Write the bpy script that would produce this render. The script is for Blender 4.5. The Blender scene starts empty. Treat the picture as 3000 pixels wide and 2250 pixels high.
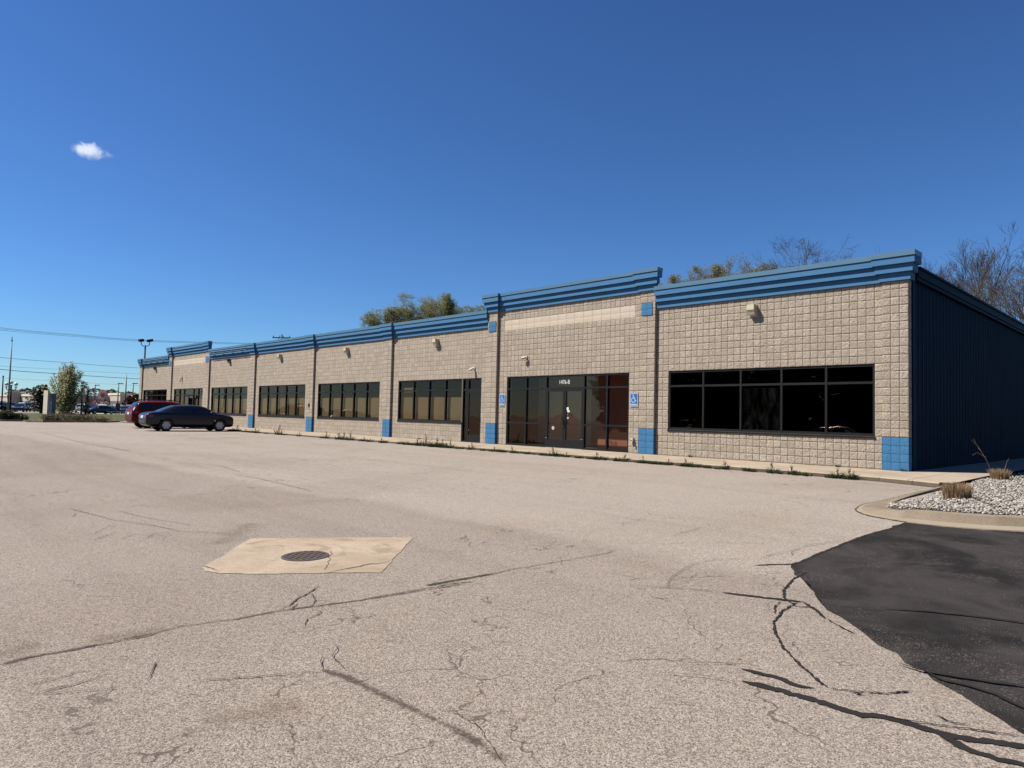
import bpy, bmesh, math, random
import numpy as np
from mathutils import Vector, Matrix, Quaternion

random.seed(7)
SC = bpy.context.scene
COL = SC.collection
R = math.radians
B = 0.2032                      # one 8 inch block course

# ------------------------------------------------------------------ camera
F_PX, YAW, PITCH, ROLL = 2043.91, -0.808015, 0.0460074, 0.0227822
CAM = Vector((6.37493, -18.74288, 1.11538))
_f = Vector((math.sin(YAW)*math.cos(PITCH), math.cos(YAW)*math.cos(PITCH), math.sin(PITCH)))
_r0 = Vector((math.cos(YAW), -math.sin(YAW), 0)); _u0 = _r0.cross(_f)
_r = _r0*math.cos(ROLL) + _u0*math.sin(ROLL)
_u = -_r0*math.sin(ROLL) + _u0*math.cos(ROLL)
cd = bpy.data.cameras.new('camera'); cam = bpy.data.objects.new('camera', cd); COL.objects.link(cam)
cd.sensor_width = 36; cd.lens = F_PX/3000*36; cd.clip_start = 0.05; cd.clip_end = 9000
cam.matrix_world = Matrix(((_r.x,_u.x,-_f.x,CAM.x),(_r.y,_u.y,-_f.y,CAM.y),(_r.z,_u.z,-_f.z,CAM.z),(0,0,0,1)))
SC.camera = cam
SC.render.resolution_x, SC.render.resolution_y = 1024, 768

def ray(u, v): return _f + _r*((u-1500)/F_PX) - _u*((v-1125)/F_PX)
def at(u, v, D): return CAM + ray(u, v)*D            # survey point at forward distance D metres
def gz(x, y):                                        # the lot drains from the kerb to the catch basin
    t = min(max((x+32)/24, 0), 1); w = t*t*(3-2*t)
    return -.12 - .027*min(max(0, -2.3-y), 16)*w
def onground(u, v):
    d = ray(u, v); z = -.3; q = CAM
    for i in range(40):
        q = CAM + d*((z-CAM.z)/d.z); z = gz(q.x, q.y)
    return q
def onwall(u, v, y=0.0):
    d = ray(u, v); return CAM + d*((y-CAM.y)/d.y)
def base(u, D, z=-.12):
    q = at(u, 1200, D); return Vector((q.x, q.y, z))
def zat(u, v, D): return at(u, v, D).z

# ------------------------------------------------------------------ object helpers
def tag(o, label=None, cat=None, group=None, kind=None):
    if label: o['label'] = label
    if cat: o['category'] = cat
    if group: o['group'] = group
    if kind: o['kind'] = kind
    return o
def empty(name, loc=(0,0,0), rz=0, label=None, cat=None, group=None):
    o = bpy.data.objects.new(name, None); COL.objects.link(o)
    o.location = loc; o.rotation_euler = (0,0,rz); o.empty_display_size = .2
    return tag(o, label, cat, group)
def link(name, me, parent=None):
    o = bpy.data.objects.new(name, me); COL.objects.link(o)
    if parent: o.parent = parent
    return o
def copy_tree(o, parent=None):
    c = o.copy(); COL.objects.link(c)
    if parent: c.parent = parent
    for ch in list(o.children): copy_tree(ch, c)
    return c

class MB:
    def __init__(s): s.v=[]; s.f=[]; s.uv=None
    def add(s, vs, fs):
        n=len(s.v); s.v.extend([tuple(p) for p in vs]); s.f.extend([tuple(i+n for i in f) for f in fs]); return s
    def box(s, x0,x1,y0,y1,z0,z1, skip=''):
        vs=[(x0,y0,z0),(x1,y0,z0),(x1,y1,z0),(x0,y1,z0),(x0,y0,z1),(x1,y0,z1),(x1,y1,z1),(x0,y1,z1)]
        fs=dict(b=(0,3,2,1),t=(4,5,6,7),f=(0,1,5,4),r=(1,2,6,5),k=(2,3,7,6),l=(3,0,4,7))
        return s.add(vs,[q for k,q in fs.items() if k not in skip])
    def quad(s,a,b,c,d): return s.add([a,b,c,d],[(0,1,2,3)])
    def prism(s, pts, z0, z1):                       # pts CCW seen from above
        n=len(pts); vs=[(x,y,z0) for x,y in pts]+[(x,y,z1) for x,y in pts]
        fs=[tuple(range(n-1,-1,-1)),tuple(range(n,2*n))]+[(i,(i+1)%n,n+(i+1)%n,n+i) for i in range(n)]
        return s.add(vs,fs)
    def tube(s, pts, rad, n=6, cap=True):
        pts=[Vector(p) for p in pts]; k=len(pts)
        if not hasattr(rad,'__len__'): rad=[rad]*k
        vs=[]; up=None
        for i,p in enumerate(pts):
            d=(pts[min(i+1,k-1)]-pts[max(i-1,0)])
            if d.length<1e-9: d=Vector((0,0,1))
            d.normalize()
            if up is None:
                up=Vector((0,0,1)) if abs(d.z)<.9 else Vector((1,0,0))
            a=d.cross(up)
            if a.length<1e-6: a=d.orthogonal()
            a.normalize(); b=a.cross(d); up=b
            for j in range(n):
                t=2*math.pi*j/n; vs.append(p+(a*math.cos(t)+b*math.sin(t))*rad[i])
        fs=[(i*n+j,(i+1)*n+j,(i+1)*n+(j+1)%n,i*n+(j+1)%n) for i in range(k-1) for j in range(n)]
        if cap: fs+=[tuple(range(n)),tuple(range((k-1)*n+n-1,(k-1)*n-1,-1))]
        return s.add(vs,fs)
    def lathe(s, prof, n=16, M=None):                # prof [(r,z)]
        vs=[]
        for r,z in prof:
            for j in range(n):
                t=2*math.pi*j/n; p=Vector((r*math.cos(t),r*math.sin(t),z))
                vs.append(M@p if M else p)
        k=len(prof)
        fs=[(i*n+j,i*n+(j+1)%n,(i+1)*n+(j+1)%n,(i+1)*n+j) for i in range(k-1) for j in range(n)]
        return s.add(vs,fs)
    def sphere(s,c,r,n=14,m=9,sq=(1,1,1)):
        prof=[(r*math.sin(math.pi*i/m)+1e-5, -r*math.cos(math.pi*i/m)) for i in range(m+1)]
        return s.lathe(prof,n,Matrix.Translation(c)@Matrix.Diagonal((*sq,1)))
    def mesh(s,name,smooth=False):
        me=bpy.data.meshes.new(name); me.from_pydata(s.v,[],s.f); me.update()
        if smooth: me.polygons.foreach_set('use_smooth',[True]*len(me.polygons))
        return me
    def build(s,name,mat,parent=None,smooth=False,angle=None):
        me=s.mesh(name,smooth or angle is not None)
        if angle is not None: me.set_sharp_from_angle(angle=R(angle))
        me.materials.append(mat); return link(name,me,parent)

def np_mesh(name, verts, faces, mats, uv=None, rnd=None, smooth=False):
    verts=np.asarray(verts,np.float32); faces=np.asarray(faces,np.int32); k=faces.shape[1]
    me=bpy.data.meshes.new(name); me.vertices.add(len(verts)); me.vertices.foreach_set('co',verts.ravel())
    me.loops.add(faces.size); me.loops.foreach_set('vertex_index',faces.ravel())
    me.polygons.add(len(faces)); me.polygons.foreach_set('loop_start',np.arange(len(faces),dtype=np.int32)*k)
    if smooth: me.polygons.foreach_set('use_smooth',np.ones(len(faces),bool))
    if uv is not None:
        l=me.uv_layers.new(name='UVMap'); l.data.foreach_set('uv',np.asarray(uv,np.float32)[faces.ravel()].ravel())
    if rnd is not None:
        a=me.attributes.new('rnd','FLOAT','FACE'); a.data.foreach_set('value',np.asarray(rnd,np.float32))
    me.update(calc_edges=True); me.validate()
    for m in (mats if isinstance(mats,(list,tuple)) else [mats]): me.materials.append(m)
    return me

# ------------------------------------------------------------------ materials
def mat(name):
    m=bpy.data.materials.new(name); m.use_nodes=True; nt=m.node_tree; nt.nodes.clear()
    out=nt.nodes.new('ShaderNodeOutputMaterial'); return m,nt,out
def N(nt,t,**kw):
    n=nt.nodes.new(t)
    for k,v in kw.items():
        if k in n.inputs: n.inputs[k].default_value=v
        else: setattr(n,k,v)
    return n
def L(nt,a,b): nt.links.new(a,b)
def rgb(c): return (*c,1)
def ramp(nt,fac,stops):
    r=N(nt,'ShaderNodeValToRGB'); e=r.color_ramp.elements
    while len(e)<len(stops): e.new(.5)
    for i,(p,c) in enumerate(stops): e[i].position=p; e[i].color=rgb(c) if len(c)==3 else c
    L(nt,fac,r.inputs['Fac']); return r.outputs['Color']
def mixc(nt,fac,a,b,mode='MIX'):
    m=N(nt,'ShaderNodeMix',data_type='RGBA',blend_type=mode)
    for s,i in ((fac,0),(a,6),(b,7)):
        if hasattr(s,'is_output'): L(nt,s,m.inputs[i])
        else: m.inputs[i].default_value = s if i==0 else rgb(s)
    return m.outputs[2]
def math_(nt,op,a,b=None,c=None,clamp=False):
    m=N(nt,'ShaderNodeMath',operation=op,use_clamp=clamp)
    for i,s in enumerate((a,b,c)):
        if s is None: continue
        if hasattr(s,'is_output'): L(nt,s,m.inputs[i])
        else: m.inputs[i].default_value=s
    return m.outputs[0]
def noise(nt,vec,scale,detail=3,rough=.5,out='Fac',dist=0):
    n=N(nt,'ShaderNodeTexNoise',Scale=scale,Detail=detail,Roughness=rough,Distortion=dist); L(nt,vec,n.inputs['Vector']); return n.outputs[out]
def voro(nt,vec,scale,feature='F1',out='Distance',rand=1):
    n=N(nt,'ShaderNodeTexVoronoi',feature=feature,Scale=scale,Randomness=rand); L(nt,vec,n.inputs['Vector']); return n.outputs[out]
def coord(nt,which='Object'): return N(nt,'ShaderNodeTexCoord').outputs[which]
def sstep(nt,v,a,b):
    m=N(nt,'ShaderNodeMapRange',interpolation_type='SMOOTHSTEP'); L(nt,v,m.inputs['Value'])
    m.inputs['From Min'].default_value=a; m.inputs['From Max'].default_value=b; return m.outputs[0]
ALB=.62
def dim(nt,c):
    return mixc(nt,1.0,c,(ALB,ALB,ALB),'MULTIPLY') if hasattr(c,'is_output') else tuple(x*ALB for x in c)
def principled(nt,out,color,rough=.6,metal=0,spec=.5,bump=None,bs=.5,bd=.01,coat=0):
    p=N(nt,'ShaderNodeBsdfPrincipled',Roughness=rough if not hasattr(rough,'is_output') else .5,Metallic=metal)
    p.inputs['Specular IOR Level'].default_value=spec; p.inputs['Coat Weight'].default_value=coat
    if hasattr(rough,'is_output'): L(nt,rough,p.inputs['Roughness'])
    color=dim(nt,color)
    if hasattr(color,'is_output'): L(nt,color,p.inputs['Base Color'])
    else: p.inputs['Base Color'].default_value=rgb(color)
    if bump is not None:
        b=N(nt,'ShaderNodeBump',Strength=bs,Distance=bd); L(nt,bump,b.inputs['Height']); L(nt,b.outputs[0],p.inputs['Normal'])
    L(nt,p.outputs[0],out.inputs[0]); return p
def plain(name,c,rough=.6,metal=0,spec=.5,var=.12,scale=6,coat=0,bump=0):
    m,nt,o=mat(name); co=coord(nt); n=noise(nt,co,scale,4,.6)
    col=mixc(nt,n,tuple(x*(1-var) for x in c),tuple(min(1,x*(1+var)) for x in c))
    principled(nt,o,col,rough,metal,spec,bump=(noise(nt,co,scale*25,3) if bump else None),bs=bump,bd=.01,coat=coat); return m

M={}
def block_mat(name,c0,c1,joint,bump=.6,smooth=False):
    m,nt,o=mat(name); uv=N(nt,'ShaderNodeUVMap').outputs[0]; co=coord(nt)
    s=N(nt,'ShaderNodeSeparateXYZ'); L(nt,uv,s.inputs[0])
    def edge(v):
        a=math_(nt,'FRACT',v); return math_(nt,'MINIMUM',a,math_(nt,'SUBTRACT',1.0,a))
    eu=edge(s.outputs[0]); ev=edge(s.outputs[1]); e=math_(nt,'MINIMUM',eu,ev)
    wob=math_(nt,'MULTIPLY',noise(nt,co,30,2),.018)
    j=sstep(nt,math_(nt,'ADD',e,wob),.026,.040)
    rnd=N(nt,'ShaderNodeAttribute',attribute_name='rnd').outputs['Fac']
    n=noise(nt,co,14,5,.65); n2=noise(nt,co,.55,3,.6); n3=noise(nt,co,90,3,.7)
    f=math_(nt,'ADD',math_(nt,'MULTIPLY',rnd,.62),math_(nt,'MULTIPLY',n,.38))
    col=mixc(nt,f,c0,c1)
    col=mixc(nt,sstep(nt,noise(nt,co,30,4,.75),.42,.66),col,tuple(x*.74 for x in c0))
    if not smooth:
        col=mixc(nt,math_(nt,'MULTIPLY',sstep(nt,n2,.5,.75),.35),col,(c0[0]*.86,c0[1]*.85,c0[2]*.82))
        stm=N(nt,'ShaderNodeMapping'); stm.inputs['Scale'].default_value=(4.5,4.5,.35); L(nt,co,stm.inputs[0])
        col=mixc(nt,math_(nt,'MULTIPLY',sstep(nt,noise(nt,stm.outputs[0],1.0,4,.6),.56,.74),.30),col,(c0[0]*.80,c0[1]*.78,c0[2]*.74))
        g=N(nt,'ShaderNodeSeparateXYZ'); L(nt,co,g.inputs[0])
        low=math_(nt,'MULTIPLY',math_(nt,'SUBTRACT',1.0,sstep(nt,g.outputs[2],0,.32)),sstep(nt,noise(nt,co,3.2,4),.5,.68))
        col=mixc(nt,math_(nt,'MULTIPLY',low,.75),col,(.56,.50,.43))     # efflorescence at the foot of the wall
    col=mixc(nt,j,joint,col)
    h=math_(nt,'ADD',math_(nt,'MULTIPLY',noise(nt,co,17,5,.7,dist=.4),.75),math_(nt,'MULTIPLY',noise(nt,co,42,3,.7),.25))
    principled(nt,o,col,.92,spec=.2,bump=h,bs=bump,bd=.035); return m
M['block']=block_mat('split_face_block',(.402,.333,.257),(.602,.506,.396),(.15,.122,.094),1.0)  # mortar colour darkened to hold the shade of the recessed joints
M['smoothblock']=block_mat('smooth_block',(.63,.53,.41),(.70,.59,.46),(.40,.32,.25),bump=.1,smooth=True)
M['bluetile']=block_mat('blue_painted_block',(.058,.195,.37),(.072,.225,.42),(.012,.045,.11),bump=.12,smooth=True)
def stucco(name,c):
    m,nt,o=mat(name); co=coord(nt); n=noise(nt,co,1.3,5,.65); n2=noise(nt,co,60,4,.6)
    st=N(nt,'ShaderNodeMapping'); st.inputs['Scale'].default_value=(7,7,.6); L(nt,co,st.inputs[0])
    strk=noise(nt,st.outputs[0],1.2,4,.6)
    col=mixc(nt,n,tuple(x*.84 for x in c),tuple(x*1.14 for x in c))
    col=mixc(nt,math_(nt,'MULTIPLY',sstep(nt,strk,.52,.8),.4),col,tuple(x*.72 for x in c))
    principled(nt,o,col,.85,spec=.2,bump=n2,bs=.35,bd=.01); return m
M['fascia']=stucco('blue_stucco',(.066,.195,.36))
M['coping']=plain('blue_coping_metal',(.085,.19,.28),.42,0,.5,.12,1.5)
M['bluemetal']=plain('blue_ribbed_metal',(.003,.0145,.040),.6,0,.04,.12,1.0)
M['frame']=plain('black_aluminium',(.010,.009,.009),.5,0,.25,.2,3)
M['rubber']=plain('black_rubber',(.012,.012,.012),.8,0,.3)
M['whitemetal']=plain('white_metal',(.72,.71,.68),.4)
M['almond']=plain('almond_plastic',(.62,.55,.36),.5)
M['darkbronze']=plain('dark_bronze',(.035,.025,.018),.5)
M['signblue']=plain('sign_blue',(.03,.15,.42),.4,var=.06)
M['signwhite']=plain('sign_white',(.78,.80,.80),.4,var=.04)
M['red']=plain('sign_red',(.50,.02,.025),.5,var=.06)
M['steel']=plain('galvanised_steel',(.30,.30,.30),.6,.1)
M['blackmetal']=plain('black_metal',(.012,.012,.013),.8,0,.15)
M['roofing']=plain('roof_membrane',(.35,.34,.33),.8)
M['wood']=plain('weathered_pole_wood',(.13,.10,.08),.85)
M['wire']=plain('dark_wire',(.03,.03,.035),.6)
M['bark']=plain('grey_brown_bark',(.082,.062,.048),.9,var=.3,scale=12)
M['barkdark']=plain('dark_bark',(.045,.034,.028),.9,var=.3,scale=12)
M['twig']=plain('fine_twigs',(.16,.12,.08),.9,var=.3,scale=3)
M['drygrass']=plain('dry_ornamental_grass',(.34,.215,.11),.85,var=.45,scale=40)
M['drytwig']=plain('dry_bush_twigs',(.16,.11,.075),.9,var=.4,scale=8)
M['cream']=plain('cream_stucco',(.72,.65,.50),.85)
M['greystucco']=plain('grey_stucco',(.52,.45,.37),.85)
M['darkwall']=plain('dark_grey_wall',(.13,.115,.105),.85)
M['pinkbrick']=plain('pinkish_sign_face',(.56,.36,.31),.7)
M['brickred']=plain('red_brick_post',(.20,.05,.04),.8)
def leafmat(name,a,b,trans=.25):
    m,nt,o=mat(name); co=coord(nt); n=noise(nt,co,1.7,3,.6)
    oi=N(nt,'ShaderNodeObjectInfo').outputs['Random']
    w=voro(nt,co,9,out='Color'); sx=N(nt,'ShaderNodeSeparateColor'); L(nt,w,sx.inputs[0])
    f=math_(nt,'ADD',math_(nt,'MULTIPLY',n,.5),math_(nt,'MULTIPLY',sx.outputs[0],.5))
    col=dim(nt,mixc(nt,f,a,b))
    d=N(nt,'ShaderNodeBsdfPrincipled',Roughness=.65); L(nt,col,d.inputs['Base Color']); d.inputs['Specular IOR Level'].default_value=.3
    t=N(nt,'ShaderNodeBsdfTranslucent'); L(nt,col,t.inputs[0])
    x=N(nt,'ShaderNodeMixShader',Fac=trans); L(nt,d.outputs[0],x.inputs[1]); L(nt,t.outputs[0],x.inputs[2]); L(nt,x.outputs[0],o.inputs[0]); return m
M['weed']=leafmat('weed_green',(.035,.052,.014),(.085,.105,.032))
M['bud']=leafmat('olive_buds',(.22,.235,.075),(.42,.42,.16),.45)
M['budpale']=leafmat('pale_buds',(.22,.23,.11),(.36,.36,.20),.4)
M['pear']=leafmat('pear_leaves',(.17,.18,.05),(.78,.73,.42),.45)
M['juniper']=leafmat('juniper_green',(.012,.02,.006),(.06,.075,.022),.1)
M['conifer']=leafmat('conifer_green',(.010,.016,.008),(.04,.05,.025),.1)
M['blossom']=leafmat('pink_blossom',(.30,.15,.14),(.55,.38,.36))
M['redleaf']=leafmat('dark_red_leaves',(.06,.015,.015),(.12,.03,.03))
M['farfoliage']=leafmat('far_foliage',(.05,.045,.03),(.13,.11,.07))
M['oppleaf']=leafmat('dark_summer_leaves',(.02,.03,.01),(.06,.075,.03),.15)

def ground_mats():
    # old sun-bleached asphalt with exposed pink-grey aggregate
    m,nt,o=mat('bleached_asphalt'); co=coord(nt)
    mp=N(nt,'ShaderNodeMapping'); mp.inputs['Scale'].default_value=(1,1,0); L(nt,co,mp.inputs[0]); p=mp.outputs[0]
    cell=N(nt,'ShaderNodeTexVoronoi',Scale=128); L(nt,p,cell.inputs['Vector'])
    sc=N(nt,'ShaderNodeSeparateColor'); L(nt,cell.outputs['Color'],sc.inputs[0])
    cell2=N(nt,'ShaderNodeTexVoronoi',Scale=300); L(nt,p,cell2.inputs['Vector'])
    sc2=N(nt,'ShaderNodeSeparateColor'); L(nt,cell2.outputs['Color'],sc2.inputs[0])
    v=math_(nt,'ADD',math_(nt,'MULTIPLY',sc.outputs[0],.6),math_(nt,'MULTIPLY',sc2.outputs[0],.4))
    col=ramp(nt,v,[(.10,(.085,.067,.052)),(.34,(.255,.212,.172)),(.62,(.382,.324,.270)),(.90,(.60,.52,.442))])
    pit=math_(nt,'MULTIPLY',sstep(nt,noise(nt,p,34,5,.85),.565,.66),.85)
    col=mixc(nt,pit,col,(.06,.05,.042))
    def patchy(fac,amt,c): 
        return lambda k: mixc(nt,math_(nt,'MULTIPLY',fac,amt),k,mixc(nt,1.0,k,c,'MULTIPLY'))
    col=patchy(sstep(nt,noise(nt,p,.20,5,.6,dist=.6),.46,.64),.50,(.83,.80,.78))(col)
    col=patchy(sstep(nt,noise(nt,p,.47,5,.65,dist=.9),.56,.72),.50,(.96,.88,.77))(col)
    col=patchy(sstep(nt,noise(nt,p,.33,4,.6,dist=.5),.60,.78),.40,(.85,.86,.90))(col)
    col=patchy(sstep(nt,noise(nt,p,1.7,5,.7,dist=.6),.56,.74),.45,(.80,.77,.74))(col)
    # old oil drips
    dv=N(nt,'ShaderNodeTexVoronoi',Scale=.62); L(nt,p,dv.inputs['Vector']); dd=math_(nt,'ADD',dv.outputs['Distance'],math_(nt,'MULTIPLY',noise(nt,p,5,3,.6),.12))
    col=patchy(math_(nt,'SUBTRACT',1.0,sstep(nt,dd,.06,.14)),.26,(.6,.56,.52))(col)
    sp=N(nt,'ShaderNodeTexVoronoi',Scale=2.6); L(nt,p,sp.inputs['Vector']); sps=N(nt,'ShaderNodeSeparateColor'); L(nt,sp.outputs['Color'],sps.inputs[0])
    dot=math_(nt,'LESS_THAN',sp.outputs['Distance'],math_(nt,'MULTIPLY',sps.outputs[0],.030)); col=mixc(nt,math_(nt,'MULTIPLY',dot,.8),col,(.05,.042,.036))
    # crazed fine cracking where the surface has tired
    wv=N(nt,'ShaderNodeVectorMath',operation='ADD'); L(nt,p,wv.inputs[0]); sv=N(nt,'ShaderNodeVectorMath',operation='SCALE'); L(nt,noise(nt,p,1.1,4,.65,out='Color'),sv.inputs[0]); sv.inputs['Scale'].default_value=.9; L(nt,sv.outputs[0],wv.inputs[1])
    ed=voro(nt,wv.outputs[0],.62,'DISTANCE_TO_EDGE'); ed2=voro(nt,wv.outputs[0],1.5,'DISTANCE_TO_EDGE')
    reg=sstep(nt,noise(nt,p,.17,3,.5),.44,.54); reg2=sstep(nt,noise(nt,p,.26,3,.5,dist=.3),.54,.61)
    brk=sstep(nt,noise(nt,p,2.3,3,.6),.42,.55)
    ck=math_(nt,'MAXIMUM',math_(nt,'MULTIPLY',math_(nt,'SUBTRACT',1.0,sstep(nt,ed,.003,.007)),math_(nt,'MULTIPLY',reg,brk)),math_(nt,'MULTIPLY',math_(nt,'SUBTRACT',1.0,sstep(nt,ed2,.006,.014)),math_(nt,'MULTIPLY',reg2,brk)))
    col=mixc(nt,math_(nt,'MULTIPLY',ck,.72),col,(.07,.055,.045))
    g=N(nt,'ShaderNodeSeparateXYZ'); L(nt,co,g.inputs[0])
    # paving seam: the pour nearer the street is an older, greyer course
    wob=math_(nt,'MULTIPLY',math_(nt,'SUBTRACT',noise(nt,p,.35,4,.6),.5),1.6)
    sd=math_(nt,'ADD',math_(nt,'ADD',g.outputs[1],12.25),math_(nt,'ADD',wob,math_(nt,'MULTIPLY',math_(nt,'MINIMUM',math_(nt,'ADD',g.outputs[0],2.0),0.0),-.05)))
    old=math_(nt,'SUBTRACT',1.0,sstep(nt,sd,-.25,.25))
    col=mixc(nt,math_(nt,'MULTIPLY',old,.85),col,mixc(nt,1.0,col,(.81,.79,.785),'MULTIPLY'))
    # long tyre-polished streaks running along the aisle
    sm=N(nt,'ShaderNodeMapping'); sm.inputs['Scale'].default_value=(.05,1.1,0); L(nt,co,sm.inputs[0])
    stk=noise(nt,sm.outputs[0],1.0,4,.6); col=mixc(nt,math_(nt,'MULTIPLY',sstep(nt,stk,.46,.66),.55),col,mixc(nt,1.0,col,(.84,.83,.82),'MULTIPLY'))
    h=math_(nt,'ADD',math_(nt,'MULTIPLY',cell.outputs['Distance'],-.8),math_(nt,'MULTIPLY',pit,-.6))
    principled(nt,o,col,.93,spec=.2,bump=h,bs=.45,bd=.006); M['asphalt']=m
    # fresh sealcoat
    m,nt,o=mat('dark_sealcoat'); co=coord(nt)
    cell=N(nt,'ShaderNodeTexVoronoi',Scale=120); L(nt,co,cell.inputs['Vector']); sc=N(nt,'ShaderNodeSeparateColor'); L(nt,cell.outputs['Color'],sc.inputs[0])
    big=noise(nt,co,.75,5,.65,dist=1.4)
    col=mixc(nt,sstep(nt,big,.36,.68),(.019,.016,.0145),(.058,.050,.045))
    worn=math_(nt,'MULTIPLY',sstep(nt,noise(nt,co,1.6,4,.6,dist=.8),.46,.7),1.0)
    thr=math_(nt,'SUBTRACT',1.0,math_(nt,'MULTIPLY',worn,.17))
    chip=math_(nt,'GREATER_THAN',sc.outputs[0],thr)
    col=mixc(nt,math_(nt,'MULTIPLY',chip,.7),col,(.17,.145,.125))
    principled(nt,o,col,.85,spec=.12,bump=cell.outputs['Distance'],bs=.8,bd=.012); M['sealcoat']=m
    m,nt,o=mat('crack_tar'); co=coord(nt); principled(nt,o,mixc(nt,noise(nt,co,9,4),(.012,.010,.009),(.036,.030,.027)),.85,spec=.15); M['tar']=m
    m,nt,o=mat('crack_dark'); co=coord(nt); principled(nt,o,mixc(nt,noise(nt,co,26,4,.8),(.03,.022,.017),(.17,.14,.115)),.95,spec=.1); M['crack']=m
    m,nt,o=mat('worn_aggregate'); co=coord(nt)
    cell=N(nt,'ShaderNodeTexVoronoi',Scale=60); L(nt,co,cell.inputs['Vector']); sc=N(nt,'ShaderNodeSeparateColor'); L(nt,cell.outputs['Color'],sc.inputs[0])
    col=ramp(nt,sc.outputs[0],[(.1,(.03,.025,.022)),(.5,(.12,.10,.088)),(.95,(.33,.28,.25))])
    principled(nt,o,col,.95,spec=.1,bump=cell.outputs['Distance'],bs=.8,bd=.01); M['worn']=m
    # concrete kinds
    def conc(key,a,b,joint=None,stain=False):
        m,nt,o=mat(key); co=coord(nt)
        n=noise(nt,co,1.1,6,.65,dist=.5); n2=noise(nt,co,45,4,.7)
        col=mixc(nt,sstep(nt,n,.3,.7),a,b); col=mixc(nt,sstep(nt,n2,.45,.75),col,tuple(x*.80 for x in a))
        if stain:
            st=sstep(nt,noise(nt,co,1.9,6,.7,dist=1.6),.50,.68); col=mixc(nt,math_(nt,'MULTIPLY',st,.75),col,(.23,.165,.10))
            s3=sstep(nt,noise(nt,co,6,5,.7,dist=1.),.56,.7); col=mixc(nt,math_(nt,'MULTIPLY',s3,.4),col,(.25,.19,.135))
        if joint:
            g=N(nt,'ShaderNodeSeparateXYZ'); L(nt,co,g.inputs[0])
            fr=math_(nt,'FRACT',math_(nt,'DIVIDE',g.outputs[0],joint)); e=math_(nt,'MINIMUM',fr,math_(nt,'SUBTRACT',1.0,fr))
            col=mixc(nt,sstep(nt,e,.004,.008),(.12,.09,.07),col)
            dk=noise(nt,co,.6,4,.6,dist=1.); col=mixc(nt,math_(nt,'MULTIPLY',sstep(nt,dk,.5,.62),.35),col,tuple(x*.66 for x in a))
        principled(nt,o,col,.9,spec=.25,bump=n2,bs=.2,bd=.006); M[key]=m
    conc('sidewalk',(.36,.285,.205),(.45,.365,.27),1.52)
    conc('curb_concrete',(.20,.155,.108),(.29,.23,.165))
    conc('curb_dark',(.10,.074,.05),(.17,.13,.09))  # darker concrete tone for the front face of the kerb
    conc('pad',(.345,.265,.185),(.47,.375,.275),None,True)
    conc('island',(.27,.215,.15),(.34,.28,.20))
    conc('concrete_base',(.36,.33,.29),(.46,.42,.37))
    m,nt,o=mat('lawn_grass'); co=coord(nt)
    n=noise(nt,co,.5,6,.7); n2=noise(nt,co,8,4,.7)
    col=mixc(nt,sstep(nt,n,.35,.65),(.05,.065,.018),(.105,.10,.035)); col=mixc(nt,sstep(nt,n2,.5,.8),col,(.16,.13,.06))
    principled(nt,o,col,.9,spec=.1,bump=n2,bs=.6,bd=.05); M['lawn']=m
    m,nt,o=mat('white_gravel'); co=coord(nt); w=N(nt,'ShaderNodeAttribute',attribute_name='rnd').outputs['Fac']
    col=ramp(nt,w,[(0,(.11,.095,.078)),(.3,(.25,.22,.185)),(.6,(.39,.355,.305)),(1,(.58,.54,.48))])
    col=mixc(nt,math_(nt,'MULTIPLY',noise(nt,co,40,3),.3),col,(.25,.2,.16)); principled(nt,o,col,.85,spec=.25); M['gravel']=m
    M['soil']=plain('gravel_soil',(.13,.105,.08),.95)
    M['farasphalt']=plain('far_asphalt',(.30,.27,.235),.9)
    M['iron']=plain('cast_iron',(.085,.062,.05),.75,.0,.3,.35,20)
    M['void']=plain('drain_void',(.004,.004,.004),.9)
ground_mats()
def glass(name,tint,wav=.0006,scale=1.2):
    m,nt,o=mat(name); co=coord(nt)
    b=N(nt,'ShaderNodeBump',Strength=1.0,Distance=wav*8); L(nt,noise(nt,co,scale,1,.4),b.inputs['Height'])
    lw=N(nt,'ShaderNodeLayerWeight',Blend=.5); L(nt,b.outputs[0],lw.inputs['Normal'])
    fr=math_(nt,'ADD',.055,math_(nt,'MULTIPLY',math_(nt,'POWER',lw.outputs['Facing'],5.0),.9))
    g=N(nt,'ShaderNodeBsdfGlossy',Roughness=.004); g.inputs['Color'].default_value=(1,.68,.50,1); L(nt,b.outputs[0],g.inputs['Normal'])
    t=N(nt,'ShaderNodeBsdfTransparent'); t.inputs[0].default_value=rgb(tint)
    x=N(nt,'ShaderNodeMixShader'); L(nt,fr,x.inputs[0]); L(nt,t.outputs[0],x.inputs[1]); L(nt,g.outputs[0],x.inputs[2]); L(nt,x.outputs[0],o.inputs[0]); return m
M['glass']=glass('shop_glass',(.55,.54,.52))
M['glassclear']=glass('clear_shop_glass',(.82,.80,.77))
M['glassdark']=glass('tinted_shop_glass',(.30,.30,.30))
M['paper']=plain('brown_paper',(.36,.265,.125),.9,var=.12,scale=2)
M['intgrey']=plain('interior_greenish_wall',(.62,.60,.48),.9)
M['intred']=plain('interior_maroon_wall',(.33,.12,.07),.9)
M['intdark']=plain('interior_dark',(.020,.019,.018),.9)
M['intfloor']=plain('interior_floor',(.30,.28,.25),.8)

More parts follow.
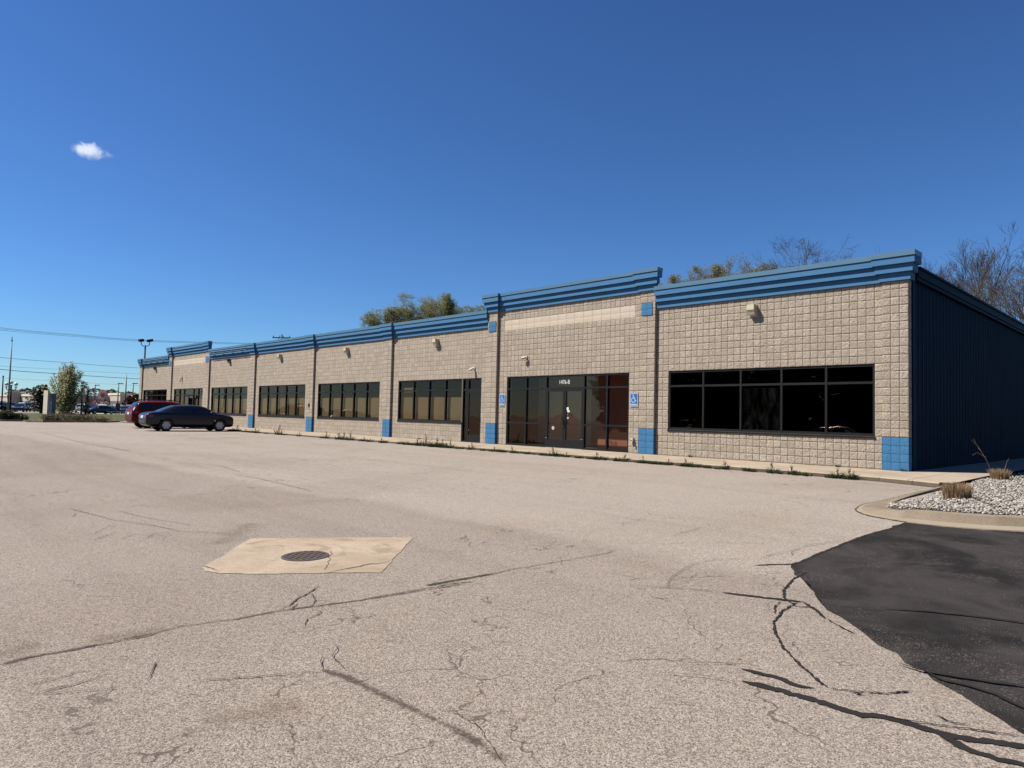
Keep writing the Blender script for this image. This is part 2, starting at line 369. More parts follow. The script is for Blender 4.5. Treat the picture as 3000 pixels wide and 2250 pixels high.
# ------------------------------------------------------------------ split-face block walls
_rs=np.random.RandomState(3); _lat=_rs.rand(256,256).astype(np.float32)
def vn(x,z,s):
    x=x/s; z=z/s; i=np.floor(x).astype(int); j=np.floor(z).astype(int); a=x-i; b=z-j
    a=a*a*(3-2*a); b=b*b*(3-2*b); g=lambda p,q:_lat[p%256,q%256]
    return (g(i,j)*(1-a)+g(i+1,j)*a)*(1-b)+(g(i,j+1)*(1-a)+g(i+1,j+1)*a)*b
def relief(x,z): return .40*vn(x+3,z+7,.085)+.42*vn(x*.8-9-.6*z,z*.8+41+.6*x,.040)+.18*vn(x+.7*z,z-.7*x+13,.022)
def panel(name,mat_,parent,org,dir_,edges,rows,skip=(),n=6,amp=.016,pitch=None,phase=0):
    """block facing: edges along the wall (m), rows = course edges (m). skip: (a0,a1,z0,z1) openings."""
    org=np.array(org,float); d=np.array((*dir_,0.)); nor=np.array((dir_[1],-dir_[0],0.))
    V=[];Fc=[];UV=[];RN=[]; base_=0
    loc=np.concatenate([[0,.03,.065],np.linspace(.065,.935,n+1)[1:-1],[.935,.97,1]]); k=len(loc)
    gi,gj=np.meshgrid(np.arange(k-1),np.arange(k-1)); q=(gj*k+gi).ravel(); quad=np.stack([q,q+1,q+k+1,q+k],1)
    for a0,a1 in zip(edges[:-1],edges[1:]):
        for z0,z1 in zip(rows[:-1],rows[1:]):
            ca,cz=(a0+a1)/2,(z0+z1)/2
            if any(s[0]<ca<s[1] and s[2]<cz<s[3] for s in skip): continue
            A,Z=np.meshgrid(a0+(a1-a0)*loc,z0+(z1-z0)*loc); S,T=np.meshgrid(loc,loc)
            e=np.minimum(np.minimum(S,1-S)*(a1-a0),np.minimum(T,1-T)*(z1-z0)); m=np.clip((e-.003)/.007,0,1)
            r1,r2,r3=_rs.rand(3)
            X=org[0]+A*d[0]; 
            h=amp*m*(.10+relief(A+org[0]*.37+org[1],Z)*1.25+(r1-.5)*.35+(S-.5)*(r2-.5)*.4+(T-.5)*(r3-.5)*.4)-.002*(1-m)*(amp>.004)
            P=org+A[...,None]*d+h[...,None]*nor; P[...,2]+=Z
            V.append(P.reshape(-1,3)); Fc.append(quad+base_); base_+=k*k
            UV.append(np.stack([S,T],-1).reshape(-1,2)); RN.append(np.full(len(quad),r1))
    me=np_mesh(name,np.concatenate(V),np.concatenate(Fc),mat_,np.concatenate(UV),np.concatenate(RN),smooth=False)
    return link(name,me,parent)
def joints(x0,x1,phase=0.,pitch=B):
    k0=math.ceil((x0+1e-3)/pitch-phase); k1=math.floor((x1-1e-3)/pitch-phase)
    return [x0]+[(k+phase)*pitch for k in range(k0,k1+1) if (k+phase)*pitch-x0>.02 and x1-(k+phase)*pitch>.02]+[x1]

BLD=empty('commercial_building',(0,0,0),0,'long single storey block building with blue parapet bands and empty shop fronts','building')
# pilasters right to left: (left x, right x) of the front face
PIL=[(.204,.806),(-7.145,-6.556),(-14.60,-14.04),(-22.03,-21.44),(-29.68,-29.02),(-37.37,-36.70),(-45.05,-44.36),(-52.92,-52.25),(-60.40,-59.80)]
PD=.10; ZF=4.675; ZT=5.265
def rows(n): return [i*B for i in range(n+1)]
NR,TR=24,27
# bays: name, wall x range, phase, openings (blocks), tower?
BAYS=[('A',PIL[1][1],PIL[0][0],0.,[(-30,0,4,13)],False,7),
      ('B',PIL[2][1],PIL[1][0],.5,[(-66.5,-37.5,0,13)],True,7),
      ('C',PIL[3][1],PIL[2][0],0.,[(-103,-80,4,13),(-80,-74,0,13)],False,6),
      ('D',PIL[4][1],PIL[3][0],.2,[(-140.8,-110.8,4,13)],False,5),
      ('E',PIL[5][1],PIL[4][0],0.,[(-178,-148,4,13)],False,4),
      ('F',PIL[6][1],PIL[5][0],.5,[(-216.5,-186.5,4,13)],False,4),
      ('G',PIL[7][1],PIL[6][0],.3,[(-254.7,-224.7,0,13)],True,3),
      ('H',PIL[8][1],PIL[7][0],0.,[(-293,-263,4,13)],False,3)]
for nm,x0,x1,ph,ops,tw,n in BAYS:
    sk=[(a*B,b*B,c*B,d*B) for a,b,c,d in ops]
    band=None
    if tw:
        band=(math.ceil(x0/B+1-ph)*B+ph*B if nm=='B' else x0+.25, (-36.5*B if nm=='B' else -224.2*B), 22*B,24*B)
        sk.append(band)
    e=joints(x0,x1,ph)
    if tw:
        band=(min(e,key=lambda q:abs(q-band[0])),min(e,key=lambda q:abs(q-band[1])),band[2],band[3]); sk[-1]=band
    panel('wall',M['block'],BLD,(0,0,0),(1,0),e,rows(TR if tw else NR),sk,n,{'A':.0085,'B':.0065,'C':.0035}.get(nm,.0018))
    if tw:
        o=panel('smooth_block_band',M['smoothblock'],BLD,(0,-.004,0),(1,0),joints(band[0],band[1],ph/2,2*B),[22*B,23*B,24*B],(),2,.002)
    for a,b,c,d in ops:                                   # reveals: jambs, head, sill bed
        mb=MB(); xa,xb,za,zb=a*B,b*B,c*B,d*B
        mb.box(xa-.04,xa,.006,.26,za,zb); mb.box(xb,xb+.04,.006,.26,za,zb); mb.box(xa-.04,xb+.04,.006,.26,zb,zb+.05)
        if c>0: mb.box(xa-.04,xb+.04,.006,.26,za-.05,za)
        mb.build('opening_reveal',M['block'],BLD)
for i,(x0,x1) in enumerate(PIL):
    tall=i in (1,2,6,7); nr=TR if tall else NR; n=7 if i<3 else (5 if i<5 else 3)
    ed=[x0,x0+(x1-x0)/3,x0+2*(x1-x0)/3,x1] if i in (0,8) else [x0,(x0+x1)/2,x1]
    sq=None
    if tall:
        w=.425; sx=x0+(.06 if i in (1,6) else .065); sq=(sx,sx+w)
        if i in (6,7): sq=(sx,sx+.5)
    front=[(-9e3,9e3,0,4*B)]
    panel('pilaster',M['block'],BLD,(0,-PD,0),(1,0),ed,rows(nr),front,n,.009 if i<2 else .0045)
    panel('pilaster_base',M['bluetile'],BLD,(0,-PD-.006,0),(1,0),ed,rows(4),(),2,.0015)
    ysd=.22 if i==0 else PD+.0
    panel('pilaster_return',M['block'],BLD,(x1,-PD,0),(0,1),[0.,ysd],rows(nr),[(-1,1,0,4*B)],n,.006)
    panel('pilaster_base_return',M['bluetile'],BLD,(x1+.005,-PD-.006,0),(0,1),[0.,ysd+.006],rows(4),(),2,.0015)
    panel('pilaster_return',M['block'],BLD,(x0,0,0),(0,-1),[0.,PD],rows(nr),[(-1,1,0,4*B)],3,.01)
    panel('pilaster_base_return',M['bluetile'],BLD,(x0-.005,.0,0),(0,-1),[0.,PD+.006],rows(4),(),2,.0015)
    if sq:
        mid=(sq[0]+sq[1])/2
        panel('blue_accent_square',M['bluetile'],BLD,(0,-PD-.022,0),(1,0),[sq[0],mid,sq[1]],[22*B,23*B,24*B],(),2,.0015)

# ---- stepped parapet
EO=(.06,.13,.19,.20)
def parapet(x0,x1,y0,zb,yb,lx=False,rx=False,tw=False):
    """three stepped stucco bands and a metal coping; lx/rx: overhang at that end"""
    z=[zb,zb+.195,zb+.392,zb+.568,zb+.690] if not tw else [zb,zb+.192,zb+.390,zb+.580,zb+.692]
    mb=MB()
    for k in range(3):
        e=EO[k]; a=x0-(e if lx else 0); b=x1+(e if rx else 0)
        mb.box(a,b,y0-e,yb-(.05 if rx and k<2 else 0),z[k]-(.0 if k==0 else .001*k),z[k+1]-.012)
    cp=MB(); e=EO[3]; a=x0-(e if lx else 0); b=x1+(e if rx else 0)
    cp.box(a,b,y0-e,yb+.01,z[3]-.005,z[4]); cp.box(a-(.012 if lx else 0),b+(.012 if rx else 0),y0-e-.014,y0-e,z[3]-.008,z[3]+.016)
    return mb,cp
def addp(pieces):
    a,b=MB(),MB()
    for m,c in pieces: a.add(m.v,m.f); b.add(c.v,c.f)
    xs_=[q[0] for q in b.v]; x=min(xs_)+1.6; zt_=max(q[2] for q in b.v)
    while x<max(xs_)-1.2: b.box(x,x+.03,-EO[3]-.0035,-EO[3]+.1,zt_-.118,zt_+.003); x+=3.05
    a.build('parapet_band',M['fascia'],BLD); b.build('coping',M['coping'],BLD)
GE=.205
# regular pilaster caps and runs between them
def cap(i,yb=.25): return parapet(PIL[i][0],PIL[i][1],-PD,ZF,yb,True,True)
def run(xa,xb,zb=ZF,tw=False,yb=.25): return parapet(xa,xb,0.,zb,yb,False,False,tw)
addp([cap(0),run(PIL[1][1]+.003,PIL[0][0]-.003)])
addp([run(PIL[3][1]+.003,PIL[2][0]-.003)])
addp([cap(3),run(PIL[4][1]+.003,PIL[3][0]-.003)])
addp([cap(4),run(PIL[5][1]+.003,PIL[4][0]-.003)])
addp([cap(5),run(PIL[6][1]+.003,PIL[5][0]-.003)])
addp([cap(8),run(PIL[8][1]+.003,PIL[7][0]-.003)])
for il,ir in ((2,1),(7,6)):
    addp([parapet(PIL[il][0],PIL[il][1],-PD,ZT,-.02,True,True,True),parapet(PIL[ir][0],PIL[ir][1],-PD,ZT,-.02,True,True,True),run(PIL[il][1]+.003,PIL[ir][0]-.003,ZT,True,-.02)])
    MB().box(PIL[il][0]-.02,PIL[ir][1]-.001,.006,.03,4.9,ZT+.67).build('parapet_backing',M['bluemetal'],BLD)
# sign rails left bare on two of the far parapets
for x0,x1 in ((PIL[6][1]+.3,PIL[5][0]-.4),(PIL[8][1]+.3,PIL[7][0]-.4)):
    mb=MB()
    for z in (ZF+.23,ZF+.33,ZF+.47): mb.box(x0,x1,-.235,-.215,z,z+.022)
    for k in range(4):
        xx=x0+(x1-x0)*(k+.5)/4
        for z in (ZF+.20,ZF+.40): mb.box(xx-.04,xx+.04,-.25,-.10,z,z+.055)
    mb.build('sign_rail',plain('pale_blue_rail',(.22,.32,.40),.5),BLD)

# ---- shell: side wall, eave, roof, rear
xs=.795; mb=MB(); prof=[]; y=.14; YB=22.
while y<YB:
    prof+=[(y,xs),(y+.07,xs),(y+.075,xs+.005),(y+.10,xs+.005),(y+.105,xs),(y+.145,xs),(y+.15,xs+.005),(y+.175,xs+.005),(y+.18,xs),(y+.225,xs),(y+.245,xs+.013),(y+.285,xs+.013),(y+.30,xs)]
    y+=.305
prof=[p for p in prof if p[0]<YB]
def ztop(y): return 4.80-.012*max(0,y)
for (ya,xa),(yb_,xb_) in zip(prof[:-1],prof[1:]):
    mb.quad((xa,ya,.0),(xb_,yb_,.0),(xb_,yb_,ztop(yb_)),(xa,ya,ztop(ya)))
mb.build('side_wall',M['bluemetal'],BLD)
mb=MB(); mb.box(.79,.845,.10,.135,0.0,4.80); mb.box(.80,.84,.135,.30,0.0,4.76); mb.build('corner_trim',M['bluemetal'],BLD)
mb=MB()
def slab(xa,xb,za,zb,s=.012):
    y0,y1=.262,YB
    mb.add([(xa,y0,za),(xb,y0,za),(xb,y1,za-s*y1),(xa,y1,za-s*y1),(xa,y0,zb),(xb,y0,zb),(xb,y1,zb-s*y1),(xa,y1,zb-s*y1)],
           [(0,3,2,1),(4,5,6,7),(0,1,5,4),(1,2,6,5),(2,3,7,6),(3,0,4,7)])
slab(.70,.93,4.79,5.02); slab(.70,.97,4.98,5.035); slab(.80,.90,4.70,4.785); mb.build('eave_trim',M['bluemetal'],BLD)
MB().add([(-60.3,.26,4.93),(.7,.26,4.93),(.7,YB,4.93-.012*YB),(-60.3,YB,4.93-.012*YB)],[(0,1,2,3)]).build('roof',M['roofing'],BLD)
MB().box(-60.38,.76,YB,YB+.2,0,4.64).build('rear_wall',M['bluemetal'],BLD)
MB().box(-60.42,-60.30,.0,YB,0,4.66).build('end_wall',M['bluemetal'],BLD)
# ---- shop interiors behind the glass
mb=MB()
mb.box(-60.2,.7,.27,YB-.1,-.04,.0); mb.build('interior_floor',M['intfloor'],BLD)
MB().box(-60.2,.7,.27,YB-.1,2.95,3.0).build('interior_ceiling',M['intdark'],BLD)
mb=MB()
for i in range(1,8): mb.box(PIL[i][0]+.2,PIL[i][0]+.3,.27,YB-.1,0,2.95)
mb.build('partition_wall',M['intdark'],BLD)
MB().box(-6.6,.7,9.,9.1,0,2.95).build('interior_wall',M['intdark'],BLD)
MB().box(-14.3,-10.0,2.6,2.7,0,2.95).build('interior_wall',M['intgrey'],BLD)
MB().box(-9.98,-6.95,1.3,1.4,0,2.95).build('interior_wall',M['intred'],BLD)
MB().box(-11.35,-10.45,2.56,2.598,0,2.1).build('interior_door',M['paper'],BLD)
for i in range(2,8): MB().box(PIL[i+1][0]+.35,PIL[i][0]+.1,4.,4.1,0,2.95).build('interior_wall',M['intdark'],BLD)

def window(x0,x1,z0,z1,vert,horiz,gl='glass',paper=None,sill=True,fy=.018,name='window',extra=None,paperz=None):
    """aluminium storefront: vert/horiz = centre lines (m) of mullions and rails. Panes, shades are sub-parts"""
    t=.056; fd=.115; mb=MB()
    xs_=[x0+t/2]+list(vert)+[x1-t/2]; 
    for x in xs_: mb.box(x-t/2,x+t/2,fy,fy+fd,z0,z1)
    for a,b in zip(xs_[:-1],xs_[1:]):
        for z,w in [(z0+t/2,t),(z1-t/2,t)]+[(h,.048) for h in horiz]:
            if extra and extra(a,b,z): continue
            mb.box(a+t/2,b-t/2,fy+.004,fy+fd-.004,z-w/2,z+w/2)
            mb.box(a+t/2,b-t/2,fy+.018,fy+.045,z+w/2,z+w/2+.014)      # glazing bead
        
    wdw=mb.build(name,M['frame'],BLD)
    p=MB()
    for a,b in zip(xs_[:-1],xs_[1:]):
        zs=[z0]+sorted(h for h in horiz if not(extra and extra(a,b,h)))+[z1]
        for za,zb in zip(zs[:-1],zs[1:]): p.quad((a+t/2,fy+.055,za+.02),(b-t/2,fy+.055,za+.02),(b-t/2,fy+.055,zb-.02),(a+t/2,fy+.055,zb-.02))
    p.build('pane',M[gl],wdw)
    if sill:
        MB().box(x0-.012,x1+.012,-.035,fy-.001,z0-.05,z0-.004).build('sill',M['frame'],wdw)
    if paper:
        s=MB()
        for a,b,zt in paper:
            n=6; vs=[]
            for k in range(n+1):
                xx=a+(b-a)*k/n; yy=.175+.006*math.sin(k*1.1+a*5)
                vs+=[(xx,yy,z0-.02),(xx+.01,yy+.006*math.sin(a*9+k),zt+(.05*math.sin(k*.6+a*3) if zt>2 else .006*math.sin(k+a)))]
            s.add(vs,[(2*k,2*k+2,2*k+3,2*k+1) for k in range(n)])
        s.build('paper_shade',M['paper'],wdw)
    return wdw
def eq(a,b,n): return [a+(b-a)*k/n for k in range(1,n)]
HT=10.66*B; ZS,ZH=4*B,13*B
window(-30*B,0,ZS,ZH,eq(-30*B,0,5),[HT],'glassdark')
m_,nt_,o_=mat('window_dust'); co_=coord(nt_); st_=N(nt_,'ShaderNodeMapping'); st_.inputs['Scale'].default_value=(3.2,1,.8); L(nt_,co_,st_.inputs[0])
al_=math_(nt_,'MULTIPLY',sstep(nt_,noise(nt_,st_.outputs[0],1.7,5,.65,dist=.7),.38,.9),.022)
d_=N(nt_,'ShaderNodeBsdfDiffuse'); d_.inputs[0].default_value=(.45,.44,.42,1); t_=N(nt_,'ShaderNodeBsdfTransparent'); x_=N(nt_,'ShaderNodeMixShader'); L(nt_,al_,x_.inputs[0]); L(nt_,t_.outputs[0],x_.inputs[1]); L(nt_,d_.outputs[0],x_.inputs[2]); L(nt_,x_.outputs[0],o_.inputs[0])
MB().quad((-17.7*B,.066,4.45*B),(-12.3*B,.066,4.45*B),(-12.3*B,.066,10.2*B),(-17.7*B,.066,10.2*B)).build('dust_film',m_,BLD)
def papers(x0,x1,n,tall=()):
    w=(x1-x0)/n; rr=random.Random(int(abs(x0)*100))
    return [(x0+w*k+(.02 if k else -.25),x0+w*(k+1)-.01,2.30 if k in tall else 1.87+rr.uniform(-.012,.012)) for k in range(n)]
# bay C: four lights, then a single glazed door
wc=window(-103*B,-80*B,ZS,ZH,eq(-103*B,-80*B,4),[HT],'glass',papers(-103*B,-80*B,4,(0,)))
window(-140.8*B,-110.8*B,ZS,ZH,eq(-140.8*B,-110.8*B,5),[HT],'glass',papers(-140.8*B,-110.8*B,5))
window(-178*B,-148*B,ZS,ZH,eq(-178*B,-148*B,5),[HT],'glass',papers(-178*B,-148*B,5))
window(-216.5*B,-186.5*B,ZS,ZH,eq(-216.5*B,-186.5*B,5),[HT],'glass',papers(-216.5*B,-186.5*B,5))
gv=[-248.7*B,-244.0*B,-234.2*B,-229.4*B]
window(-254.7*B,-224.7*B,0,ZH,gv,[HT],'glass',papers(-234*B,-224.7*B,2),False)
window(-293*B,-263*B,ZS,ZH,eq(-293*B,-263*B,5),[HT],'glass')
# bay B: storefront with a pair of doors
DL,DR=-56.2*B,-47.2*B
isdoor=lambda a,b,z:(a>DL-.1 and b<DR+.1 and abs(z-HT)>.05 and z<HT)
bv=[-61.4*B,DL,DR,-42.15*B]
window(-66.5*B,-37.5*B,0.0,ZH,bv,[HT,4.25*B],'glassclear',None,False,extra=isdoor)
def door(x0,x1,z0,z1,hinge,fy=.02,kick=.30,stile=.075,bar=True,gl='glass'):
    mb=MB(); d=.05
    mb.box(x0,x0+stile,fy,fy+d,z0,z1); mb.box(x1-stile,x1,fy,fy+d,z0,z1)
    mb.box(x0+stile,x1-stile,fy+.002,fy+d-.002,z0,z0+kick); mb.box(x0+stile,x1-stile,fy+.002,fy+d-.002,z1-.08,z1)
    dr=mb.build('door',M['frame'],BLD)
    MB().quad((x0+stile,fy+.025,z0+kick-.01),(x1-stile,fy+.025,z0+kick-.01),(x1-stile,fy+.025,z1-.07),(x0+stile,fy+.025,z1-.07)).build('pane',M[gl],dr)
    xh=x0+stile*.5 if hinge=='r' else x1-stile*.5
    if bar:
        MB().box(x0+stile*.6,x1-stile*.6,fy+d+.03,fy+d+.06,z0+.83,z0+.88).build('push_bar',M['frame'],dr)
    c=Vector((xh,fy-.055,z0+1.0)); pts=[]
    for k in range(13):
        t=-math.pi/2+math.pi*k/12; pts.append((c.x+(-1 if hinge=='l' else 1)*.0,fy-.015-.06*math.cos(t),c.z+.15*math.sin(t)))
    h=MB().tube(pts,.012,6); h.box(xh-.016,xh+.016,fy-.012,fy,c.z-.30,c.z-.23); h.build('handle',M['blackmetal'],dr)
    return dr
xm=(DL+DR)/2
dl=door(DL+.032,xm-.004,.012,HT-.03,'l',gl='glassclear'); dr_=door(xm+.004,DR-.032,.012,HT-.03,'r',gl='glassclear')
MB().box(DL+.03,DR-.03,.0,.03,-.004,.011).build('threshold',M['steel'],BLD)
sidelight=window(-80*B,-78.35*B,0.0,ZH,[],[HT],'glassdark',None,False)
window(-78.33*B,-74*B,HT-.03,ZH,[],[],'glassdark',None,False)
door(-78.3*B,-74.05*B,.012,HT-.035,'l',gl='glassdark')
door(-244*B+.03,-239.1*B,.012,HT-.03,'l',kick=.25); door(-239.08*B,-234.2*B-.03,.012,HT-.03,'r',kick=.25)
# stickers and notices on the glass
def disc(x,y,z,r,n=20): 
    return [(x+r*math.cos(2*math.pi*k/n),y,z+r*math.sin(2*math.pi*k/n)) for k in range(n)],[tuple(range(n))]
mb=MB(); mb.add(*disc(DL+.37,.038,.72,.062)); s=mb.build('round_sticker',M['signwhite'],dl)
mb=MB(); mb.add(*disc(DL+.375,.036,.725,.024)); mb.box(DL+.35,DL+.375,.034,.036,.70,.74); mb.build('sticker_mark',M['blackmetal'],dl)
mb=MB(); mb.box(DL+.24,DL+.55,1.1,1.104,1.18,1.25); mb.build('red_notice',plain('red_paper',(.45,.10,.06),.8),BLD)
for q in ((.10,.20,1.375,1.48),(.13,.25,1.30,1.37),(.12,.21,1.10,1.125),(.12,.21,1.06,1.075),(.145,.165,1.20,1.225)): MB().box(xm+q[0],xm+q[1],.042,.044,q[2],q[3]).build('paper_notice',M['signwhite'],dr_)
mb=MB(); mb.box(DL+.04,DL+.075,-.004,.019,.345,.36); mb.box(DR-.075,DR-.04,-.004,.019,.345,.36); mb.build('door_stop_pin',M['signwhite'],BLD)
mb=MB(); mb.add(*disc(-77.95*B,.036,.50,.03)); mb.build('round_sticker',M['signwhite'],BLD)

# ------------------------------------------------------------------ lettering
def text(name,s,size,mat_,loc,parent=None,sx=1.,off=0.,depth=.002,rot=None,shear=0):
    c=bpy.data.curves.new(name,'FONT'); c.body=s; c.size=size; c.extrude=depth; c.offset=off; c.align_x='CENTER'; c.shear=shear
    t=bpy.data.objects.new('tmp_text',c); COL.objects.link(t)
    dg=bpy.context.evaluated_depsgraph_get(); me=bpy.data.meshes.new_from_object(t.evaluated_get(dg))
    bpy.data.objects.remove(t); bpy.data.curves.remove(c)
    me.name=name; me.materials.clear(); me.materials.append(mat_)
    o=link(name,me,parent); o.location=loc; o.rotation_euler=rot or (R(90),0,0); o.scale=(sx,1,1); return o
text('address_numerals','1476-B',.205,M['signwhite'],(-10.556,.060,2.323),BLD,.90,.001)

def access_sign(x0,x1,z0,z1,y,label,blue=True):
    r=empty('parking_sign',((x0+x1)/2,y,z0),0,label,'sign'); w=(x1-x0); h=z1-z0
    def rr(mb,x0,x1,z0,z1,ya,yb,rad=.02):
        pts=[]
        for cx,cz,a0 in ((x1-rad,z1-rad,0),(x0+rad,z1-rad,90),(x0+rad,z0+rad,180),(x1-rad,z0+rad,270)):
            for k in range(5): t=R(a0+22.5*k); pts.append((cx+rad*math.cos(t),cz+rad*math.sin(t)))
        n=len(pts); mb.add([(p,ya,q) for p,q in pts]+[(p,yb,q) for p,q in pts],[tuple(range(n-1,-1,-1)),tuple(range(n,2*n))]+[(i,(i+1)%n,n+(i+1)%n,n+i) for i in range(n)])
    mb=MB(); rr(mb,-w/2,w/2,0,h,-.002,.0005); mb.build('panel',M['signwhite'],r)
    if blue:
        mb=MB(); rr(mb,-w/2+.014,w/2-.014,.014,h-.014,-.0045,-.0022,.014); mb.build('blue_field',M['signblue'],r); k=.0048; sm=M['signwhite']; cz=h*.56; s=w*.92
    else:
        k=.0025; sm=M['signblue']; cz=h*.33; s=w*.7
        mb=MB(); mb.box(-w*.33,w*.33,-.0045,-.0022,h*.60,h*.93); mb.build('upper_notice',M['signblue'],r)
    mb=MB(); t=-k-.0025
    # wheel
    pts=[(-.06*s+.26*s*math.cos(a),t,cz-.12*s+.26*s*math.sin(a)) for a in [R(120+15.5*j) for j in range(17)]]
    mb.tube(pts,.028*s,5)
    mb.sphere((-.10*s,t,cz+.47*s),.062*s,8,6)
    mb.tube([(-.10*s,t,cz+.37*s),(-.07*s,t,cz+.06*s),(.14*s,t,cz+.05*s),(.26*s,t,cz-.22*s),(.36*s,t,cz-.18*s)],.036*s,5)
    mb.tube([(-.09*s,t,cz+.22*s),(.10*s,t,cz+.22*s)],.026*s,5)
    mb.v=[(x,-k-.001+(y+k)*.15,z) for x,y,z in mb.v]
    mb.build('wheelchair_symbol',sm,r)
    if blue: text('lettering','PARKING',.076*w/.31,M['signwhite'],(0,-.0052,.045),r,.80,.002,.0006)
    return r
access_sign(-7.56,-7.25,1.51,1.965,-.022,'blue accessible parking sign on the block wall right of the glass double doors')
access_sign(-13.90,-13.60,1.51,1.965,-.022,'blue accessible parking sign on the block wall left of the glass double doors')
access_sign(-45.24,-45.0,1.60,2.04,-.022,'white accessible parking sign right of the distant entrance above the sedan roof',False)
access_sign(-53.12,-52.88,1.62,2.04,-.022-PD*0,'white accessible parking sign left of the distant entrance above the red vehicle',False)

# ------------------------------------------------------------------ wall lamps and small fixtures
def wall_lamp(x,z,label,m='almond',group='wall lamps under the parapet'):
    r=empty('wall_lamp',(x,-.012,z),0,label,'wall lamp',group)
    if m=='almond':
        mb=MB(); mb.box(-.125,.125,-.015,.0,-.17,.17); mb.box(-.11,.11,-.20,-.015,.0,.155); mb.build('housing',M[m],r)
        mb=MB(); mb.add([(-.10,-.015,-.155),(.10,-.015,-.155),(.10,-.135,-.13),(-.10,-.135,-.13),(-.105,-.015,-.003),(.105,-.015,-.003),(.105,-.19,-.003),(-.105,-.19,-.003)],[(0,3,2,1),(4,5,6,7),(0,1,5,4),(1,2,6,5),(2,3,7,6),(3,0,4,7)])
        mb.build('lens',plain('lens_plastic',(.70,.66,.52),.25),r)
    else:
        mb=MB(); mb.box(-.10,.10,-.012,.0,-.16,.14); mb.box(-.11,.11,-.19,-.012,-.02,.14); mb.build('housing',M['darkbronze'],r)
        mb=MB(); mb.add([(-.09,-.012,-.17),(.09,-.012,-.17),(.09,-.10,-.14),(-.09,-.10,-.14),(-.095,-.012,-.023),(.095,-.012,-.023),(.095,-.17,-.023),(-.095,-.17,-.023)],[(0,3,2,1),(4,5,6,7),(0,1,5,4),(1,2,6,5),(2,3,7,6),(3,0,4,7)])
        mb.build('lens',plain('lens_grey',(.45,.42,.36),.3),r)
    return r
wall_lamp(-3.26,4.30,'cream wall lamp above the wide dark window of the nearest bay')
wall_lamp(-18.05,4.27,'cream wall lamp above the window with the single door beside it')
wall_lamp(-25.6,4.29,'cream wall lamp on the second plain bay left of the raised doorway parapet')
wall_lamp(-33.25,4.33,'cream wall lamp on the farthest bay that still has a light coloured lamp')
wall_lamp(-40.9,4.40,'dark bronze wall lamp right of the far raised parapet','dark')
wall_lamp(-56.4,4.40,'dark bronze wall lamp on the last bay at the left end','dark')
def camera_fix(x,z,label,cat,m,aim):
    r=empty('security_camera' if cat=='camera' else 'flood_lamp',(x,-.02,z),0,label,cat)
    MB().box(-.05,.05,-.02,.004,-.05,.05).build('mount',M[m],r)
    d=Vector(aim).normalized()
    MB().tube([(0,-.02,0),(0,-.07,-.02)],.018,6).build('arm',M[m],r)
    c=Vector((0,-.09,-.03)); MB().tube([c-d*.05,c+d*.0,c+d*.13,c+d*.15],[.035,.05,.055,.04],10).build('head',M[m],r); return r
camera_fix(-15.50,3.06,'small white dome camera on the wall above the single glass door','camera','whitemetal',(-.5,-.7,-.5))
camera_fix(-12.45,3.38,'cream flood lamp on the wall up left of the house number','lamp','almond',(-1,-.35,-.15))
r=empty('wall_bracket',(-50.0,-.02,3.32),0,'small rusty hook bracket on the wall over the far left entrance','bracket')
MB().box(-.04,.04,-.01,.004,-.1,.25).build('plate',M['darkbronze'],r)
MB().tube([(0,-.01,.12),(0,-.10,.08),(-.0,-.16,-.05),(0,-.10,-.16),(0,-.05,-.08)],.02,6).build('hook',M['darkbronze'],r)
r=empty('meter_box',(-29.37,-PD-.015,1.40),0,'small dark oval box on the pilaster between two papered windows','box')
mb=MB(); mb.sphere((0,-.02,.09),.1,12,8,(.55,.35,1.1)); mb.build('cover',M['darkbronze'],r,True); MB().tube([(0,-.01,-.02),(0,-.01,-.12)],.012,6).build('conduit',M['darkbronze'],r)
r=empty('outlet_box',(-7.44,-.018,.36),0,'cream outlet box low on the wall right of the storefront','outlet')
MB().box(-.055,.055,-.07,.004,0,.13).build('cover',M['almond'],r); MB().box(-.03,.03,-.075,-.071,.02,.06).build('socket',M['darkbronze'],r)
MB().box(.02,.06,-.10,-.072,-.05,.03).build('flap',M['almond'],r)

# ------------------------------------------------------------------ ground
def sheet(name,xs,ys,zf,m,kind='structure'):
    X,Y=np.meshgrid(xs,ys); Z=np.vectorize(zf)(X,Y)
    V=np.stack([X,Y,Z],-1).reshape(-1,3); nx=len(xs); i,j=np.meshgrid(np.arange(nx-1),np.arange(len(ys)-1)); q=(j*nx+i).ravel()
    return tag(link(name,np_mesh(name,V,np.stack([q,q+1,q+nx+1,q+nx],1),m)),kind=kind)
gx=[-1500,-400,-150,-80]+list(np.arange(-60,-5.9,1.))+[0,10,30,80,400,1500]
gy=[-1500,-300,-80,-30,-18.3]+list(np.arange(-17.3,-2.4,1.))+[-2.3,5,22,60,150,500,1500]
sheet('ground',gx,gy,gz,M['asphalt'])
def flat_poly(name,pts,dz,m,kind='structure',z=None):
    me=bpy.data.meshes.new(name); bm=bmesh.new()
    vs=[bm.verts.new((x,y,(gz(x,y) if z is None else z)+dz)) for x,y in pts]; f=bm.faces.new(vs)
    if f.normal.z<0: f.normal_flip()
    bmesh.ops.triangulate(bm,faces=[f]); bm.to_mesh(me); bm.free(); me.materials.append(m)
    o=link(name,me); return tag(o,kind=kind) if kind else o
